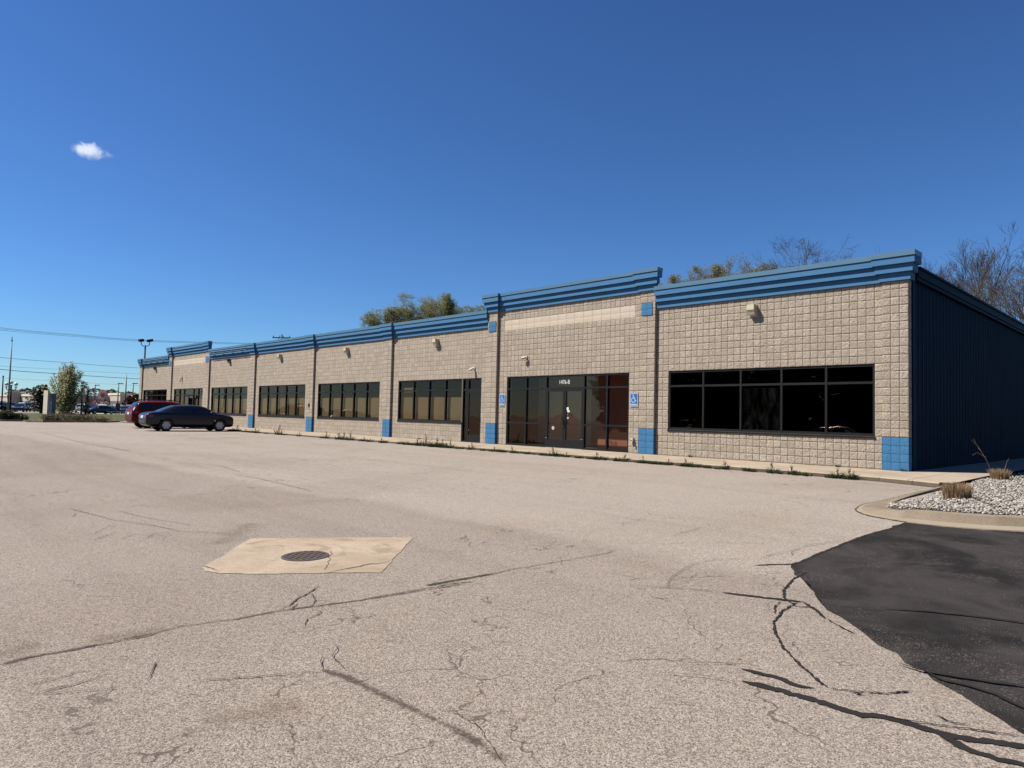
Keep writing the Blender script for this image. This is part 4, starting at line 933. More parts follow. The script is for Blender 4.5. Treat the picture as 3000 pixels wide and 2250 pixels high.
# ---- trees
def perp(d,rg):
    a=d.orthogonal().normalized(); b=d.cross(a); t=rg.random()*6.283; return a*math.cos(t)+b*math.sin(t)
def grow_tree(seed,H,spread,levels=5,trunk=.16,nb=(3,5),ang=(25,55),droop=0.,up=.15,first=.35,gnarl=.12,ratio=.72,tw=.008,lf=0,ls=.05,multi=1,endfan=0,mintwig=.004,W=None,flat=1.):
    rg=random.Random(seed); wood=MB(); twig=MB(); leaf=MB(); tips=[]
    def seg(p,d,l,r,lv):
        n=4 if lv<3 else 3; pts=[p.copy()]; rad=[r]; dd=d.copy(); q=p.copy()
        for i in range(n):
            dd=(dd+perp(dd,rg)*gnarl*rg.uniform(.5,1.6)+Vector((0,0,up*.35 if lv>0 else .05))-Vector((0,0,droop*lv*.12))).normalized()
            q=q+dd*(l/n); pts.append(q.copy()); rad.append(max(r*(1-.45*(i+1)/n),mintwig))
        (wood if lv<2 else twig).tube(pts,rad,6 if lv<2 else (4 if lv<4 else 3),cap=False)
        if lv>=levels:
            tips.append((pts[-1],dd)); tips.append((pts[-2],dd)); return
        k=rg.randint(*nb)
        for j in range(k):
            t=first+(1-first)*(j+rg.random())/k if lv>0 else rg.uniform(.55,1) if j else 1.
            i=min(int(t*n),n-1); f=t*n-i; b=pts[i].lerp(pts[i+1],f); br=rad[i]*(1-f)+rad[i+1]*f
            a=R(rg.uniform(*ang)); base_d=(pts[i+1]-pts[i]).normalized(); nd=(base_d*math.cos(a)+perp(base_d,rg)*math.sin(a))
            nd=Vector((nd.x*spread,nd.y*spread,nd.z)).normalized()
            seg(b,nd,l*ratio*rg.uniform(.75,1.15),br*rg.uniform(.5,.72),lv+1)
        seg(pts[-1],dd,l*ratio*rg.uniform(.7,1.),rad[-1],lv+1)
    tot=sum(ratio**k for k in range(levels+1))*.82
    for m in range(multi):
        d0=Vector((0,0,1)) if multi==1 else (Vector((0,0,1))+perp(Vector((0,0,1)),rg)*rg.uniform(.1,.35)).normalized()
        seg(Vector((rg.uniform(-.1,.1)*(multi>1),rg.uniform(-.1,.1)*(multi>1),0)),d0,H/tot*(1 if m==0 else rg.uniform(.7,1)),trunk*(1 if m==0 else .7),0)
    zmax=max(p.z for p,d in tips); s=H/zmax
    top=[p*s for p,d in tips if p.z*s>H*.55]; cx=sum(p.x for p in top)/len(top); cy=sum(p.y for p in top)/len(top); sx=1.
    if W: dist=sorted(math.hypot(p.x-cx,p.y-cy) for p in top); sx=W*.5/dist[int(len(dist)*.93)]
    def warp(p): t=min(1,p[2]*s/(H*.5)); k=1+(sx-1)*t; return ((p[0]*s-cx*t)*k,(p[1]*s-cy*t)*k,H*(1-max(0,1-p[2]*s/H)**flat) if p[2]>0 else p[2]*s)
    for m_ in (wood,twig): m_.v=[warp(q) for q in m_.v]
    tips=[(Vector(warp(p)),d) for p,d in tips]
    if lf:
        for p,d in tips:
            for k in range(lf):
                c=p+Vector((rg.gauss(0,1),rg.gauss(0,1),rg.gauss(0,1)))*ls*1.6; a=perp(Vector((0,0,1)),rg); b=(a.cross(Vector((rg.uniform(-1,1),rg.uniform(-1,1),rg.uniform(-1,1))))).normalized(); q=ls*rg.uniform(.5,1.)
                leaf.add([c-a*q,c-b*q*.5,c+a*q,c+b*q*.5],[(0,1,2,3)])
    return wood,twig,leaf
def tree(name,loc,label,cat,params,bark='bark',tw='twig',leafm='bud',rz=0,group=None):
    w,t,l=grow_tree(**params); r=empty(name,loc,rz,label,cat,group)
    w.build('trunk',M[bark],r,True); t.build('branches',M[tw],r)
    if l.v: l.build('foliage',M[leafm],r)
    return r
def toph(u,v,D,z0=-.12): return zat(u,v,D)-z0
# umbrella-like early leafing tree over the middle of the roof
q=base(1228,80); tree('budding_tree',q,'tallest umbrella shaped tree with olive buds above the middle of the blue parapet','tree',dict(seed=12,H=toph(1228,866,80),spread=1.5,levels=6,trunk=.30,nb=(2,4),ang=(25,60),up=.08,gnarl=.22,ratio=.72,first=.4,lf=3,ls=.062,mintwig=.012,W=6.5,flat=2.0),'barkdark','twig','bud',0)
q=base(1292,82); tree('budding_tree',q,'upright topped budding tree right of the tallest umbrella tree above the roof','tree',dict(seed=25,H=toph(1292,858,82),spread=1.5,levels=6,trunk=.30,nb=(2,4),ang=(25,60),up=.08,gnarl=.22,ratio=.72,first=.4,lf=3,ls=.062,mintwig=.012,W=4.6,flat=1.7),'barkdark','twig','bud',0)
q=base(1150,79); tree('budding_tree',q,'low spreading budding tree at the left end of the clump behind the roof','tree',dict(seed=31,H=toph(1150,900,79),spread=1.5,levels=6,trunk=.30,nb=(2,4),ang=(25,60),up=.08,gnarl=.22,ratio=.72,first=.4,lf=3,ls=.062,mintwig=.012,W=6.5,flat=2.3),'barkdark','twig','bud',0)
q=base(1350,86); tree('budding_tree',q,'low trailing budding tree at the right end of the clump behind the roof','tree',dict(seed=33,H=toph(1350,893,86),spread=1.5,levels=6,trunk=.30,nb=(2,4),ang=(25,60),up=.08,gnarl=.22,ratio=.72,first=.4,lf=3,ls=.062,mintwig=.012,W=7.0,flat=2.3),'barkdark','twig','bud',0)
q=base(1975,70); tree('budding_tree',q,'rounded pale budding tree just right of the raised parapet end','tree',dict(seed=41,H=toph(1975,803,70),spread=1.0,levels=6,trunk=.2,nb=(2,4),ang=(22,48),up=.2,ratio=.70,lf=2,ls=.08,W=4.5,flat=1.8,mintwig=.010),'bark','twig','budpale')
q=base(2062,62); tree('budding_tree',q,'slender pale budding tree left of its twin behind the right parapet','tree',dict(seed=44,H=toph(2062,770,62),spread=.9,levels=6,trunk=.2,nb=(2,4),ang=(20,46),up=.25,ratio=.70,lf=1,ls=.07,W=4.0,flat=1.5,mintwig=.009),'bark','twig','budpale')
q=base(2120,61); tree('budding_tree',q,'tallest pale budding tree between the raised parapet and the bare dark tree','tree',dict(seed=47,H=toph(2120,752,61),spread=1.0,levels=6,trunk=.2,nb=(2,4),ang=(20,48),up=.25,ratio=.70,lf=1,ls=.07,W=4.8,flat=1.5,mintwig=.009),'bark','twig','budpale')
q=base(2225,60); tree('budding_tree',q,'low pale budding tree touching the left side of the bare dark tree','tree',dict(seed=49,H=toph(2225,775,60),spread=1.2,levels=6,trunk=.2,nb=(2,4),ang=(22,50),up=.15,ratio=.70,lf=2,ls=.07,W=5.5,flat=1.9,mintwig=.009),'bark','twig','budpale')
q=base(2350,55); tree('bare_tree',q,'dark bare tree with crooked limbs over the middle of the right parapet','tree',dict(seed=54,H=toph(2350,690,55),spread=1.7,levels=5,trunk=.24,nb=(3,4),ang=(25,60),up=.12,gnarl=.16,ratio=.72,W=8.0,flat=1.7,mintwig=.013),'barkdark','barkdark')
q=base(2525,52); tree('bare_tree',q,'bare tree showing only a few top twigs near the right parapet corner','tree',dict(seed=57,H=toph(2525,728,52),spread=1.1,levels=5,trunk=.2,nb=(2,3),ang=(20,45),up=.2,gnarl=.10,ratio=.70,mintwig=.010),'barkdark','barkdark')
for u,D,v,sd,lab,sp,tr in ((2850,42,672,61,'tall bare tree with upright limbs right of the parapet corner',.95,.22),(2775,44,735,66,'smaller bare tree hugging the parapet corner at its right',.9,.15),(2950,38,738,71,'bare tree between the tall bare tree and the picture edge',1.0,.2),(3010,34,715,77,'nearest dark bare tree at the right edge of the picture',1.15,.30),(2900,50,775,83,'low bare tree behind the tall bare tree at right',1.1,.2)):
    q=base(u,D); tree('bare_tree',q,lab,'tree',dict(seed=sd,H=toph(u,v,D),spread=sp,levels=6,trunk=tr,nb=(2,3),ang=(16,46),up=.22,gnarl=.10,ratio=.72,W={61:8.,66:4.5,71:5.5,77:6.5,83:7.5}[sd],flat=1.25,mintwig=.0065,lf=1 if sd in(61,71) else 0,ls=.03),'barkdark','barkdark','budpale',sd)
# ornamental pear and shrubs on the far strip
def leafy(name,loc,label,cat,H,W,nstem,nleaf,ls,leafm,seed,bark='barkdark',top=.5,low=.1,group=None,zsq=1.):
    rg=random.Random(seed); r=empty(name,loc,0,label,cat,group); w=MB(); l=MB()
    for k in range(nstem):
        a=rg.random()*6.283; e=rg.uniform(.1,1)*W*.5; h=H*(1-.45*(e/(W*.5))**2)*rg.uniform(.82,1.); pts=[]; 
        for i in range(7):
            t=i/6; pts.append(Vector((math.cos(a)*e*t**1.3,math.sin(a)*e*t**1.3,h*t)))
        w.tube(pts,[.05*(1-.85*i/6)*H/5+.004 for i in range(7)],4,cap=False)
        for j in range(nleaf):
            t=low+(1-low)*rg.random()**.8; i=min(int(t*6),5); c=pts[i].lerp(pts[i+1],t*6-i); sp=W*.10*(1.25-t); c=c+Vector((rg.gauss(0,sp),rg.gauss(0,sp),rg.gauss(0,sp)))
            a1=perp(Vector((0,0,1)),rg); b1=a1.cross(Vector((rg.uniform(-1,1),rg.uniform(-1,1),rg.uniform(-1,1)))).normalized(); q=ls*rg.uniform(.5,1.2)
            l.add([c-a1*q,c-b1*q*.6,c+a1*q,c+b1*q*.6],[(0,1,2,3)])
    w.build('trunk',M[bark],r,True); l.build('foliage',M[leafm],r); return r
D=64; leafy('pear_tree',base(192,D),'young pear tree with pale blossom and new leaves behind the monument sign','tree',toph(192,1054,D),3.9,52,230,.085,'pear',5)
D=75; leafy('small_tree',base(252,D),'small dark leafed tree right of the single globe lamp','tree',toph(252,1126,D),1.7,16,110,.06,'conifer',6)
def bush(u,D,h,w,label,seed,m='drytwig',n=260,name='dry_bush',group=None):
    rg=random.Random(seed); r=empty(name,base(u,D),rg.random()*6,label,'bush',group); mb=MB()
    for k in range(n):
        a=rg.random()*6.283; e=w*.5*rg.uniform(.2,1.1); H=h*rg.uniform(.5,1.05); b=Vector((rg.uniform(-1,1)*w*.3,rg.uniform(-1,1)*w*.3,0)); p2=Vector((b.x+math.cos(a)*e*.6,b.y+math.sin(a)*e*.6,H))
        mid=b.lerp(p2,.5)+Vector((rg.gauss(0,.05),rg.gauss(0,.05),.05)); mb.tube([b,mid,p2],[.012,.008,.004],3,cap=False)
        for j in range(2): t=rg.uniform(.4,.9); c=b.lerp(p2,t); mb.tube([c,c+Vector((rg.gauss(0,.12),rg.gauss(0,.12),rg.uniform(.05,.2)))],[.006,.003],3,cap=False)
    mb.build('stems',M[m],r)
    l=MB()
    for k in range(n*2):
        c=Vector((rg.gauss(0,w*.25),rg.gauss(0,w*.25),h*rg.uniform(.1,.85))); a1=perp(Vector((0,0,1)),rg); b1=a1.cross(perp(a1,rg)); q=.035; l.add([c-a1*q,c-b1*q,c+a1*q,c+b1*q],[(0,1,2,3)])
    l.build('foliage',M['bud'],r); return r
for i,(u,D,h,w,lab) in enumerate(((150,55,.85,1.6,'dry brown bush at the foot of the monument sign'),(185,55.5,1.0,1.9,'dry brown bush under the pear tree'),(222,55,.95,1.9,'dry brown bush below the single globe lamp'),(262,55.5,.85,1.7,'dry brown bush right of the single globe lamp'),(298,55,.72,1.6,'lowest dry brown bush at the right end of the strip'))): bush(u,D,h*.72,w*.9,lab,40+i,n=170)
def juniper(u,D,h,w,label,seed):
    rg=random.Random(seed); r=empty('juniper',base(u,D),0,label,'shrub'); l=MB(); w_=MB()
    for k in range(34):
        a=rg.random()*6.283; e=w*.5*math.sqrt(rg.random()); cx,cy=math.cos(a)*e,math.sin(a)*e*.7; H=h*(1-.5*(e/(w*.5))**2)*rg.uniform(.6,1.05)
        w_.tube([(cx*.2,cy*.2,0),(cx*.7,cy*.7,H*.6),(cx,cy,H)],[.03,.02,.008],4,cap=False)
        for j in range(210):
            c=Vector((cx+rg.gauss(0,.16),cy+rg.gauss(0,.16),max(.03,H*rg.uniform(.55,1)+rg.gauss(0,.06)))); a1=(Vector((cx,cy,.25)).normalized()+perp(Vector((0,0,1)),rg)*.6).normalized(); b1=a1.cross(Vector((rg.uniform(-1,1),rg.uniform(-1,1),1))).normalized(); q=.06*rg.uniform(.6,1.3)
            l.add([c-a1*q,c-b1*q*.35,c+a1*q,c+b1*q*.35],[(0,1,2,3)])
    w_.build('stems',M['barkdark'],r); l.build('foliage',M['juniper'],r)
juniper(20,54,.80,1.9,'spreading dark green juniper around the foot of the three globe lamp',1); juniper(50,54,.62,1.5,'low dark juniper at the right end of the left island',2); juniper(-14,55,.7,1.7,'spreading dark juniper at the left picture edge',3)
MB_=MB()
rg=random.Random(4); tf=empty('grass_tuft',base(104,51.2),0,'dry grass tuft against the far kerb','grass tuft'); mb=MB(); blades(mb,160,.55,.22,.02,1.2,rg,segs=2); mb.build('blades',M['drygrass'],tf)

# ------------------------------------------------------------------ street furniture on the left
D=58; b=base(23,D); r=empty('light_pole',b,0,'tall grey metal pole on a concrete drum at the left edge','pole')
zt=zat(21,998,D)-b.z; mb=MB(); mb.tube([(0,0,.55),(.03,0,zt*.5),(.1,0,zt)],[.075,.062,.042],10); mb.build('shaft',M['steel'],r,True)
MB().tube([(0,0,0),(0,0,.62)],.30,16).build('base',M['concrete_base'],r,angle=40); MB().box(-.17,.17,-.17,.17,.62,.68).build('base_plate',M['steel'],r)
mb=MB(); mb.box(-.12,.22,-.05,.05,zt,zt+.10); mb.tube([(.1,0,zt+.1),(.1,0,zt+.35)],.03,6); mb.build('bracket',M['steel'],r)
def globe_lamp(u,D,vg,arms,label,rg_=.24):
    b=base(u,D); r=empty('globe_lamp',b,-.2,label,'lamp post'); H=zat(u,vg,D)-b.z
    mb=MB(); mb.lathe([(.16,0),(.16,.35),(.10,.42),(.07,.8),(.055,H-.55),(.075,H-.5),(.05,H-.35)],12); mb.build('post',M['blackmetal'],r,True)
    gl=plain('opal_globe',(.80,.80,.78),.3,var=.03)
    if arms:
        mb=MB()
        ax=_r; dx=Vector((ax.x,ax.y,0)).normalized(); Rz=Matrix.Rotation(.2,3,'Z')
        for s in (-1,1):
            d=Rz@dx*s; mb.tube([Vector((0,0,H-.62)),d*.22+Vector((0,0,H-.72)),d*.42+Vector((0,0,H-.62)),d*.42+Vector((0,0,H-.5))],.035,6); mb.lathe([(.03,0),(.12,.06),(.13,.1)],10,Matrix.Translation(d*.42+Vector((0,0,H-.5))))
            m2=MB(); m2.sphere(d*.42+Vector((0,0,H-.18)),rg_); m2.build('globe',gl,r,True)
        mb.lathe([(.05,0),(.12,.06),(.13,.1)],10,Matrix.Translation((0,0,H-.36))); mb.build('arm',M['blackmetal'],r,True)
        m2=MB(); m2.sphere((0,0,H-.03),rg_); m2.build('globe',gl,r,True)
    else:
        mb=MB(); mb.lathe([(.05,0),(.13,.06),(.14,.12)],10,Matrix.Translation((0,0,H-.38))); mb.build('collar',M['blackmetal'],r,True)
        m2=MB(); m2.sphere((0,0,H-.04),rg_+.02); m2.build('globe',gl,r,True)
globe_lamp(29,61,1119,True,'black lamp post with three white globes above the juniper',.15)
globe_lamp(238,66,1119,False,'black lamp post with one white globe right of the pear tree',.17)
b=base(4,80); r=empty('thin_pole',b,0,'thin dark pole at the very left edge of the picture','pole'); h=zat(4,1103,80)-b.z
MB().tube([(0,0,0),(0,0,h)],[.09,.06],8).build('shaft',M['blackmetal'],r,True); MB().box(-.1,.1,-.08,.08,h,h+.1).build('cap',M['blackmetal'],r)
b=base(40.5,80); 
# monument sign seen nearly end on
D=60; b=base(146,D); r=empty('monument_sign',b,math.atan2(_f.y,_f.x)-math.pi/2-math.atan((1500-146)/F_PX)*-1,'tall cream monument sign with blank white panels on its side','sign')
hL=zat(138,1144,D)-b.z; hR=zat(152,1153,D)-b.z
MB().prism([(-.50,.30),(-.20,-.32),(-.06,-.26),(-.30,.40)],.5,hL).build('pillar',M['cream'],r); MB().prism([(-.53,.28),(-.20,-.38),(.30,-.30),(.2,.45),(-.3,.45)],0,.48).build('base',M['concrete_base'],r)
MB().prism([(-.055,-.255),(.13,-.30),(.42,.22),(.30,.30),(-.10,.25)],.45,hR).build('cabinet',plain('blue_grey_sign_cabinet',(.085,.12,.165),.6),r)
for za,zb in ((1.30,hR-.62),(.86,1.26),(.48,.82)): MB().prism([(-.050,-.272),(.125,-.316),(.128,-.304),(-.05,-.258)],za,zb).build('blank_panel',plain('sign_panel',(.60,.62,.64),.5),r)
MB().prism([(-.045,-.272),(.115,-.314),(.12,-.302),(-.045,-.258)],hR-.56,hR-.10).build('name_panel',plain('sign_panel_grey',(.30,.31,.32),.5),r)
# twin flood light pole beyond the left end
D=76; b=base(417,D); r=empty('flood_light_pole',b,0,'tall black pole with two flood lights above the far end of the building','light pole'); H=zat(417,1012,D)-b.z; dx=Vector((_r.x,_r.y,0)).normalized()
MB().tube([(0,0,0),(0,0,H)],[.13,.075],8).build('shaft',M['blackmetal'],r,True)
for s,a in ((-1,.1),(1,.5)):
    e=dx*s*.48; MB().tube([(0,0,H),dx*s*.25+Vector((0,0,H-.03)),dx*s*.44+Vector((0,0,H+.10)),e+Vector((0,0,H+.45))],.04,6).build('arm',M['blackmetal'],r,True)
    mb=MB(); mb.box(-.24,.24,-.22,.22,-.11,.14); mb.box(-.20,.20,-.18,.18,-.14,-.112); o=mb.build('lamp_head',M['blackmetal'],r); o.location=e+Vector((0,0,H+.58)); o.rotation_euler=(.25,-.12*s,.6 if s>0 else .1)
# utility pole behind the roof, and the wires
D=95; b=base(817,D); r=empty('utility_pole',b,math.atan2(_r.y,_r.x)-.12,'wooden utility pole top with crossarm showing above the blue parapet','utility pole'); H=zat(817,978,D)-b.z
MB().tube([(0,0,0),(0,0,H)],[.17,.12],8).build('shaft',M['wood'],r,True)
mb=MB(); mb.box(-1.28,1.28,-.10,-.0,H-.55,H-.40); mb.build('crossarm',M['wood'],r); mb=MB()
for s in (-1,1): mb.tube([(0,-.05,H-1.05),(s*.48,-.05,H-.55)],.035,4)
mb.build('brace',M['wood'],r); mb=MB()
for x in (-1.18,-.25,.25,1.18): mb.lathe([(.03,0),(.07,.06),(.04,.14),(.06,.2),(.02,.24)],8,Matrix.Translation((x,-.05,H-.40)))
mb.build('insulator',M['darkbronze'],r,True)
def wire(name,pts,label,rad=.014,group=None):
    P=[]
    for (u,v,D),(u2,v2,D2) in zip(pts[:-1],pts[1:]):
        a,b=at(u,v,D),at(u2,v2,D2); n=12
        for k in range(n): t=k/n; P.append(a.lerp(b,t)-Vector((0,0,4*t*(1-t)*.03)))
    P.append(at(*pts[-1])); o=MB().tube(P,rad,4,False).build(name,M['wire'],None); tag(o,label,'wire',group); return o
for i,dv in enumerate((0,3,7)): wire('power_line',[(-260,940+dv*1.3,46),(0,960+dv,58),(230,981+dv*.8,70),(400,995+dv*.6,78),(640,1003+dv*.5,88),(817,1006+dv*.4,95)],'power line in the upper bundle crossing above the flood light pole',.011,'upper bundle of power lines')
wire('power_line',[(-200,1032,60),(0,1047,66),(180,1061,74),(408,1078,84),(600,1088,95)],'single grey wire passing above the pear tree',.017)
wire('power_line',[(-200,1058,62),(0,1072,70),(180,1082,78),(408,1096,90),(600,1104,100)],'faint thin wire between the two darker wires left of the building',.010)
wire('power_line',[(-200,1066,56),(0,1082,62),(160,1094,70),(408,1110,82),(600,1120,95)],'thickest dark wire crossing the pear tree',.024)
wire('power_line',[(-200,1095,120),(0,1107,125),(200,1118,130),(408,1130,140),(600,1138,150)],'very faint far wire just above the store roofs',.014)
# ------------------------------------------------------------------ shopping centre across the road
def fr(u,D,yaw_off,z=-.1):
    p=base(u,D,z); return p, math.atan2(_f.y,_f.x)-math.pi/2+yaw_off
YO=-.70
p,rz=fr(46,215,YO); s_=empty('store_building',p,rz,'pale grey store with a red sign over an arched entrance far left','store'); k=215/F_PX
hh=zat(50,1149,215)+.1
MB().box(-40,30,.5,40,0,zat(10,1154,215)).build('wall',M['greystucco'],s_); MB().box(-40.2,30.2,.3,.5,zat(10,1154,215)-.5,zat(10,1154,215)+.1).build('coping',M['cream'],s_)
MB().box(-2.4,2.6,-2.,.29,0,hh).build('entrance_block',M['greystucco'],s_); mb=MB(); mb.box(-2.6,2.8,-2.2,.1,hh,hh+.3); mb.box(-1.0,1.2,-2.3,.1,hh+.3,hh+.75); mb.build('entrance_cornice',M['cream'],s_)
mb=MB(); pts=[(.9*math.cos(R(180-15*i)),1.3+.9*math.sin(R(15*i))) for i in range(13)]; mb.add([(.1+x,-2.03,z) for x,z in [(-.9,0)]+pts+[(.9,0)]],[tuple(range(15))]); mb.build('arched_doorway',M['intdark'],s_)
mb=MB(); mb.tube([(-.9,-2.05,0)]+[(.1+x*1.05-.1+.0,-2.05,z) for x,z in pts]+[(.95,-2.05,0)],.12,5); mb.build('arch_trim',M['cream'],s_)
mb=MB(); mb.box(-2.1,-1.2,-2.03,-2.005,.2,1.9); mb.box(1.4,2.3,-2.03,-2.005,.2,1.9); mb.build('window',M['intdark'],s_)
text('store_lettering','TJ maxx',1.35,M['red'],(.15,-2.1,hh-1.75),s_,.78,.03,.05,shear=.25)
mb=MB(); mb.box(2.8,30,.42,.5,0,2.3); mb.box(-40,-3,.42,.5,0,2.3); mb.build('shop_front',M['intdark'],s_)
p,rz=fr(330,205,YO-.1); s2=empty('store_building',p,rz,'long grey big box store with pale roof edge behind the pink arched sign','store'); zr=zat(300,1151,205)+.1
MB().box(-14,7.,0,40,0,zr-.6).build('wall',M['greystucco'],s2); MB().box(-14.2,7.2,-.15,40,zr-.6,zr).build('roof_edge',M['cream'],s2); MB().box(-14.05,7.05,-.06,-.001,zr-2.6,zr-2.3).build('dark_band',M['darkwall'],s2)
MB().box(-14,7,-.05,-.001,0,zr-2.6).build('lower_wall',M['darkwall'],s2)
p,rz=fr(402,195,YO); s3=empty('store_building',p,rz,'tan stepped store end just left of the brick building corner','store')
MB().box(-4.2,20,0,30,0,zat(385,1157,195)-.3).build('wall',M['cream'],s3); MB().box(-4.4,20,-.2,30,zat(385,1157,195)-.3,zat(385,1157,195)+.1).build('roof_edge',M['signwhite'],s3)
MB().box(-.3,20,2,30,zat(385,1157,195)+.1,zat(400,1138,195)).build('upper_wall',M['greystucco'],s3); MB().box(-.5,20,1.8,30,zat(400,1138,195),zat(400,1138,195)+.4).build('upper_roof_edge',M['cream'],s3)
MB().box(1.2,2.4,-.25,-.001,0,4.2).build('brick_pier',M['brickred'],s3)
# pink arched sign on red posts
p,rz=fr(300,150,-.1); a_=empty('arched_sign',p,rz,'pink arched sign with red swirls on two dark red posts','sign'); zs0=zat(300,1170,150)+.1; zs1=zat(300,1141,150)+.1; w=.95
mb=MB(); P=[(-w,zs0+.2),(-w*1.15,zs0),(w*1.15,zs0),(w,zs0+.2),(w,zs1-.9)]+[(w*math.cos(R(15*i)),zs1-.9+.9*math.sin(R(15*i))) for i in range(1,12)]+[(-w,zs1-.9)]
n=len(P); P=P[1:]+P[:1]; mb.add([(x,-.2,z) for x,z in P]+[(x,.2,z) for x,z in P],[tuple(range(n)),tuple(range(2*n-1,n-1,-1))]+[((i+1)%n,i,n+i,n+(i+1)%n) for i in range(n)]); mb.build('sign_face',M['pinkbrick'],a_)
mb=MB(); zz=(zs0+zs1)/2
for x in (-.35,0,.35): mb.add(*disc(x,-.215,zs1-.55-abs(x)*.15,.07,8))
mb.tube([(-.55,-.22,zz+.1),(-.25,-.22,zz+.35),(.05,-.22,zz+.0),(.3,-.22,zz+.3),(.55,-.22,zz+.05)],.09,4); mb.box(-.5,.5,-.225,-.205,zz-.15,zz-.05); mb.build('red_swirl',M['red'],a_)
mb=MB(); mb.box(-.38,.38,-.225,-.205,zz-.5,zz-.22); mb.build('dark_line',M['darkwall'],a_)
for x in (-.8,.55): MB().box(x-.2,x+.2,-.15,.15,0,zs0).build('post',M['brickred'],a_)
for x in (-2.2,): MB().box(x-.35,x+.35,-.3,.3,0,zat(288,1168,150)).build('side_post',M['brickred'],a_)
def lotpole(u,D,v,label,arm=True):
    b=base(u,D); r=empty('lot_light',b,math.atan2(_r.y,_r.x),label,'light pole'); h=zat(u,v,D)-b.z
    MB().tube([(0,0,0),(0,0,h)],[.13,.09],6).build('shaft',M['darkbronze'],r,True)
    if arm: MB().box(-.15,.95,-.12,.12,h-.02,h+.14).build('lamp_head',M['darkbronze'],r)
    else: MB().tube([(0,0,h),(0,0,h+.5)],.03,5).build('tip',M['darkbronze'],r)
lotpole(276,160,1129,'leftmost car park light pole right of the small dark tree'); lotpole(344,150,1124,'middle car park light pole right of the pink arched sign'); lotpole(366,140,1105,'tallest thin pole of the far car park',False); lotpole(387,150,1124,'car park light pole nearest the brick building corner')
def farblob(name,u,D,v0,w,label,m,seed,n=900,flat=.5,cat='tree'):
    b=base(u,D); h=zat(u,v0,D)-b.z; rg=random.Random(seed); r=empty(name,b,0,label,cat); l=MB(); t=MB()
    t.tube([(0,0,0),(0,0,h*.6)],[.25,.1],5)
    for k in range(7): a=rg.random()*6.28; t.tube([(0,0,h*rg.uniform(.2,.5)),(math.cos(a)*w*.3,math.sin(a)*w*.3,h*rg.uniform(.6,.95))],[.1,.03],4,cap=False)
    for k in range(n):
        a=rg.random()*6.283; zz=rg.random(); rad=w*.5*math.sqrt(rg.random())*(math.sin(math.pi*min(1,zz*.9+.12))**.6 if flat<1 else (1-zz)*1.15+.05); c=Vector((math.cos(a)*rad,math.sin(a)*rad,h*(.12+.88*zz)))
        q=D*.0016*rg.uniform(.6,1.4); a1=perp(Vector((0,0,1)),rg); b1=a1.cross(perp(a1,rg)).normalized(); l.add([c-a1*q,c-b1*q*.7,c+a1*q,c+b1*q*.7],[(0,1,2,3)])
    t.build('trunk',M['barkdark'],r); l.build('foliage',M[m],r)
farblob('evergreen_tree',120,110,1127,3.2,'dark evergreen tree left of the monument sign','conifer',1,1500,1.2); farblob('evergreen_tree',131,112,1128,2.6,'dark evergreen tree partly hidden by the pear tree','conifer',2,1200,1.2)
farblob('bare_far_tree',110,140,1128,4.5,'thin grey leafless tree behind the dark evergreen','farfoliage',3,500)
farblob('bare_far_tree',76,260,1137,11,'brown far tree above the roof right of the red store sign','farfoliage',4,800); farblob('bare_far_tree',36,265,1145,9,'small far tree showing above the roof left of the red store sign','farfoliage',14,400)
for u,v,w,sd,lab in ((275,1137,16,5,'brown far tree above the long grey store at left of the arched sign'),(325,1141,12,6,'thin far tree just right of the pink arched sign top'),(375,1147,16,7,'low far tree right of the pink arched sign behind the light poles')): farblob('bare_far_tree',u,270,v,w,lab,'farfoliage',sd,700)
farblob('blossom_bush',112,135,1170,3.6,'pink blossoming bush under the dark evergreen','blossom',8,500,cat='bush'); farblob('blossom_bush',308,140,1178,3.4,'pale pink bush under the arched sign','blossom',9,400,cat='bush'); farblob('blossom_bush',282,145,1172,2.6,'pink bush left of the arched sign posts','blossom',19,300,cat='bush')
for u,v,w,sd,lab in ((380,1160,3.2,10,'dark red leafed small tree left of its twin before the tan store'),(398,1155,3.4,11,'dark red leafed small tree touching the brick building corner')): farblob('red_tree',u,150,v,w,lab,'redleaf',sd,700)

# ------------------------------------------------------------------ cars
def paint(name,c,metal=.35): 
    m,nt,o=mat(name); principled(nt,o,c,.30,metal,.3,coat=.15); return m
CARG=plain('car_glass',(.012,.014,.016),.06,0,.6,.05); TYRE=plain('tyre_rubber',(.016,.016,.016),.85,var=.2); RIM=plain('alloy_rim',(.62,.61,.60),.35,.15); CARBLK=plain('car_black_trim',(.012,.012,.012),.6); TAIL=plain('tail_lamp_red',(.28,.012,.012),.2,0,.6); HEAD=plain('head_lamp',(.55,.55,.55),.15,.2,.6); PLATE=plain('licence_plate',(.55,.57,.60),.5)
SEDAN=dict(W=.91,st=[(-2.42,.42,.74,.70,.80),(-2.37,.30,.93,.95,.86),(-2.05,.24,.97,1.04,.89),(-1.72,.22,.98,1.07,.90),(-1.35,.21,.98,1.26,.91),(-.95,.20,.975,1.41,.91),(-.80,.20,.97,1.435,.91),(-.05,.20,.955,1.47,.91),(.04,.20,.953,1.47,.91),(.50,.20,.945,1.43,.91),(.72,.20,.94,1.36,.91),(1.38,.21,.92,.99,.905),(1.75,.22,.90,.955,.895),(2.12,.22,.85,.885,.875),(2.32,.24,.76,.79,.82),(2.40,.30,.62,.65,.70)],glass=[(4,10)],rear=(3,5),front=(10,11),bp=[7],roofw=.60,wx=(-1.40,1.376),wr=.325,bel=.0)
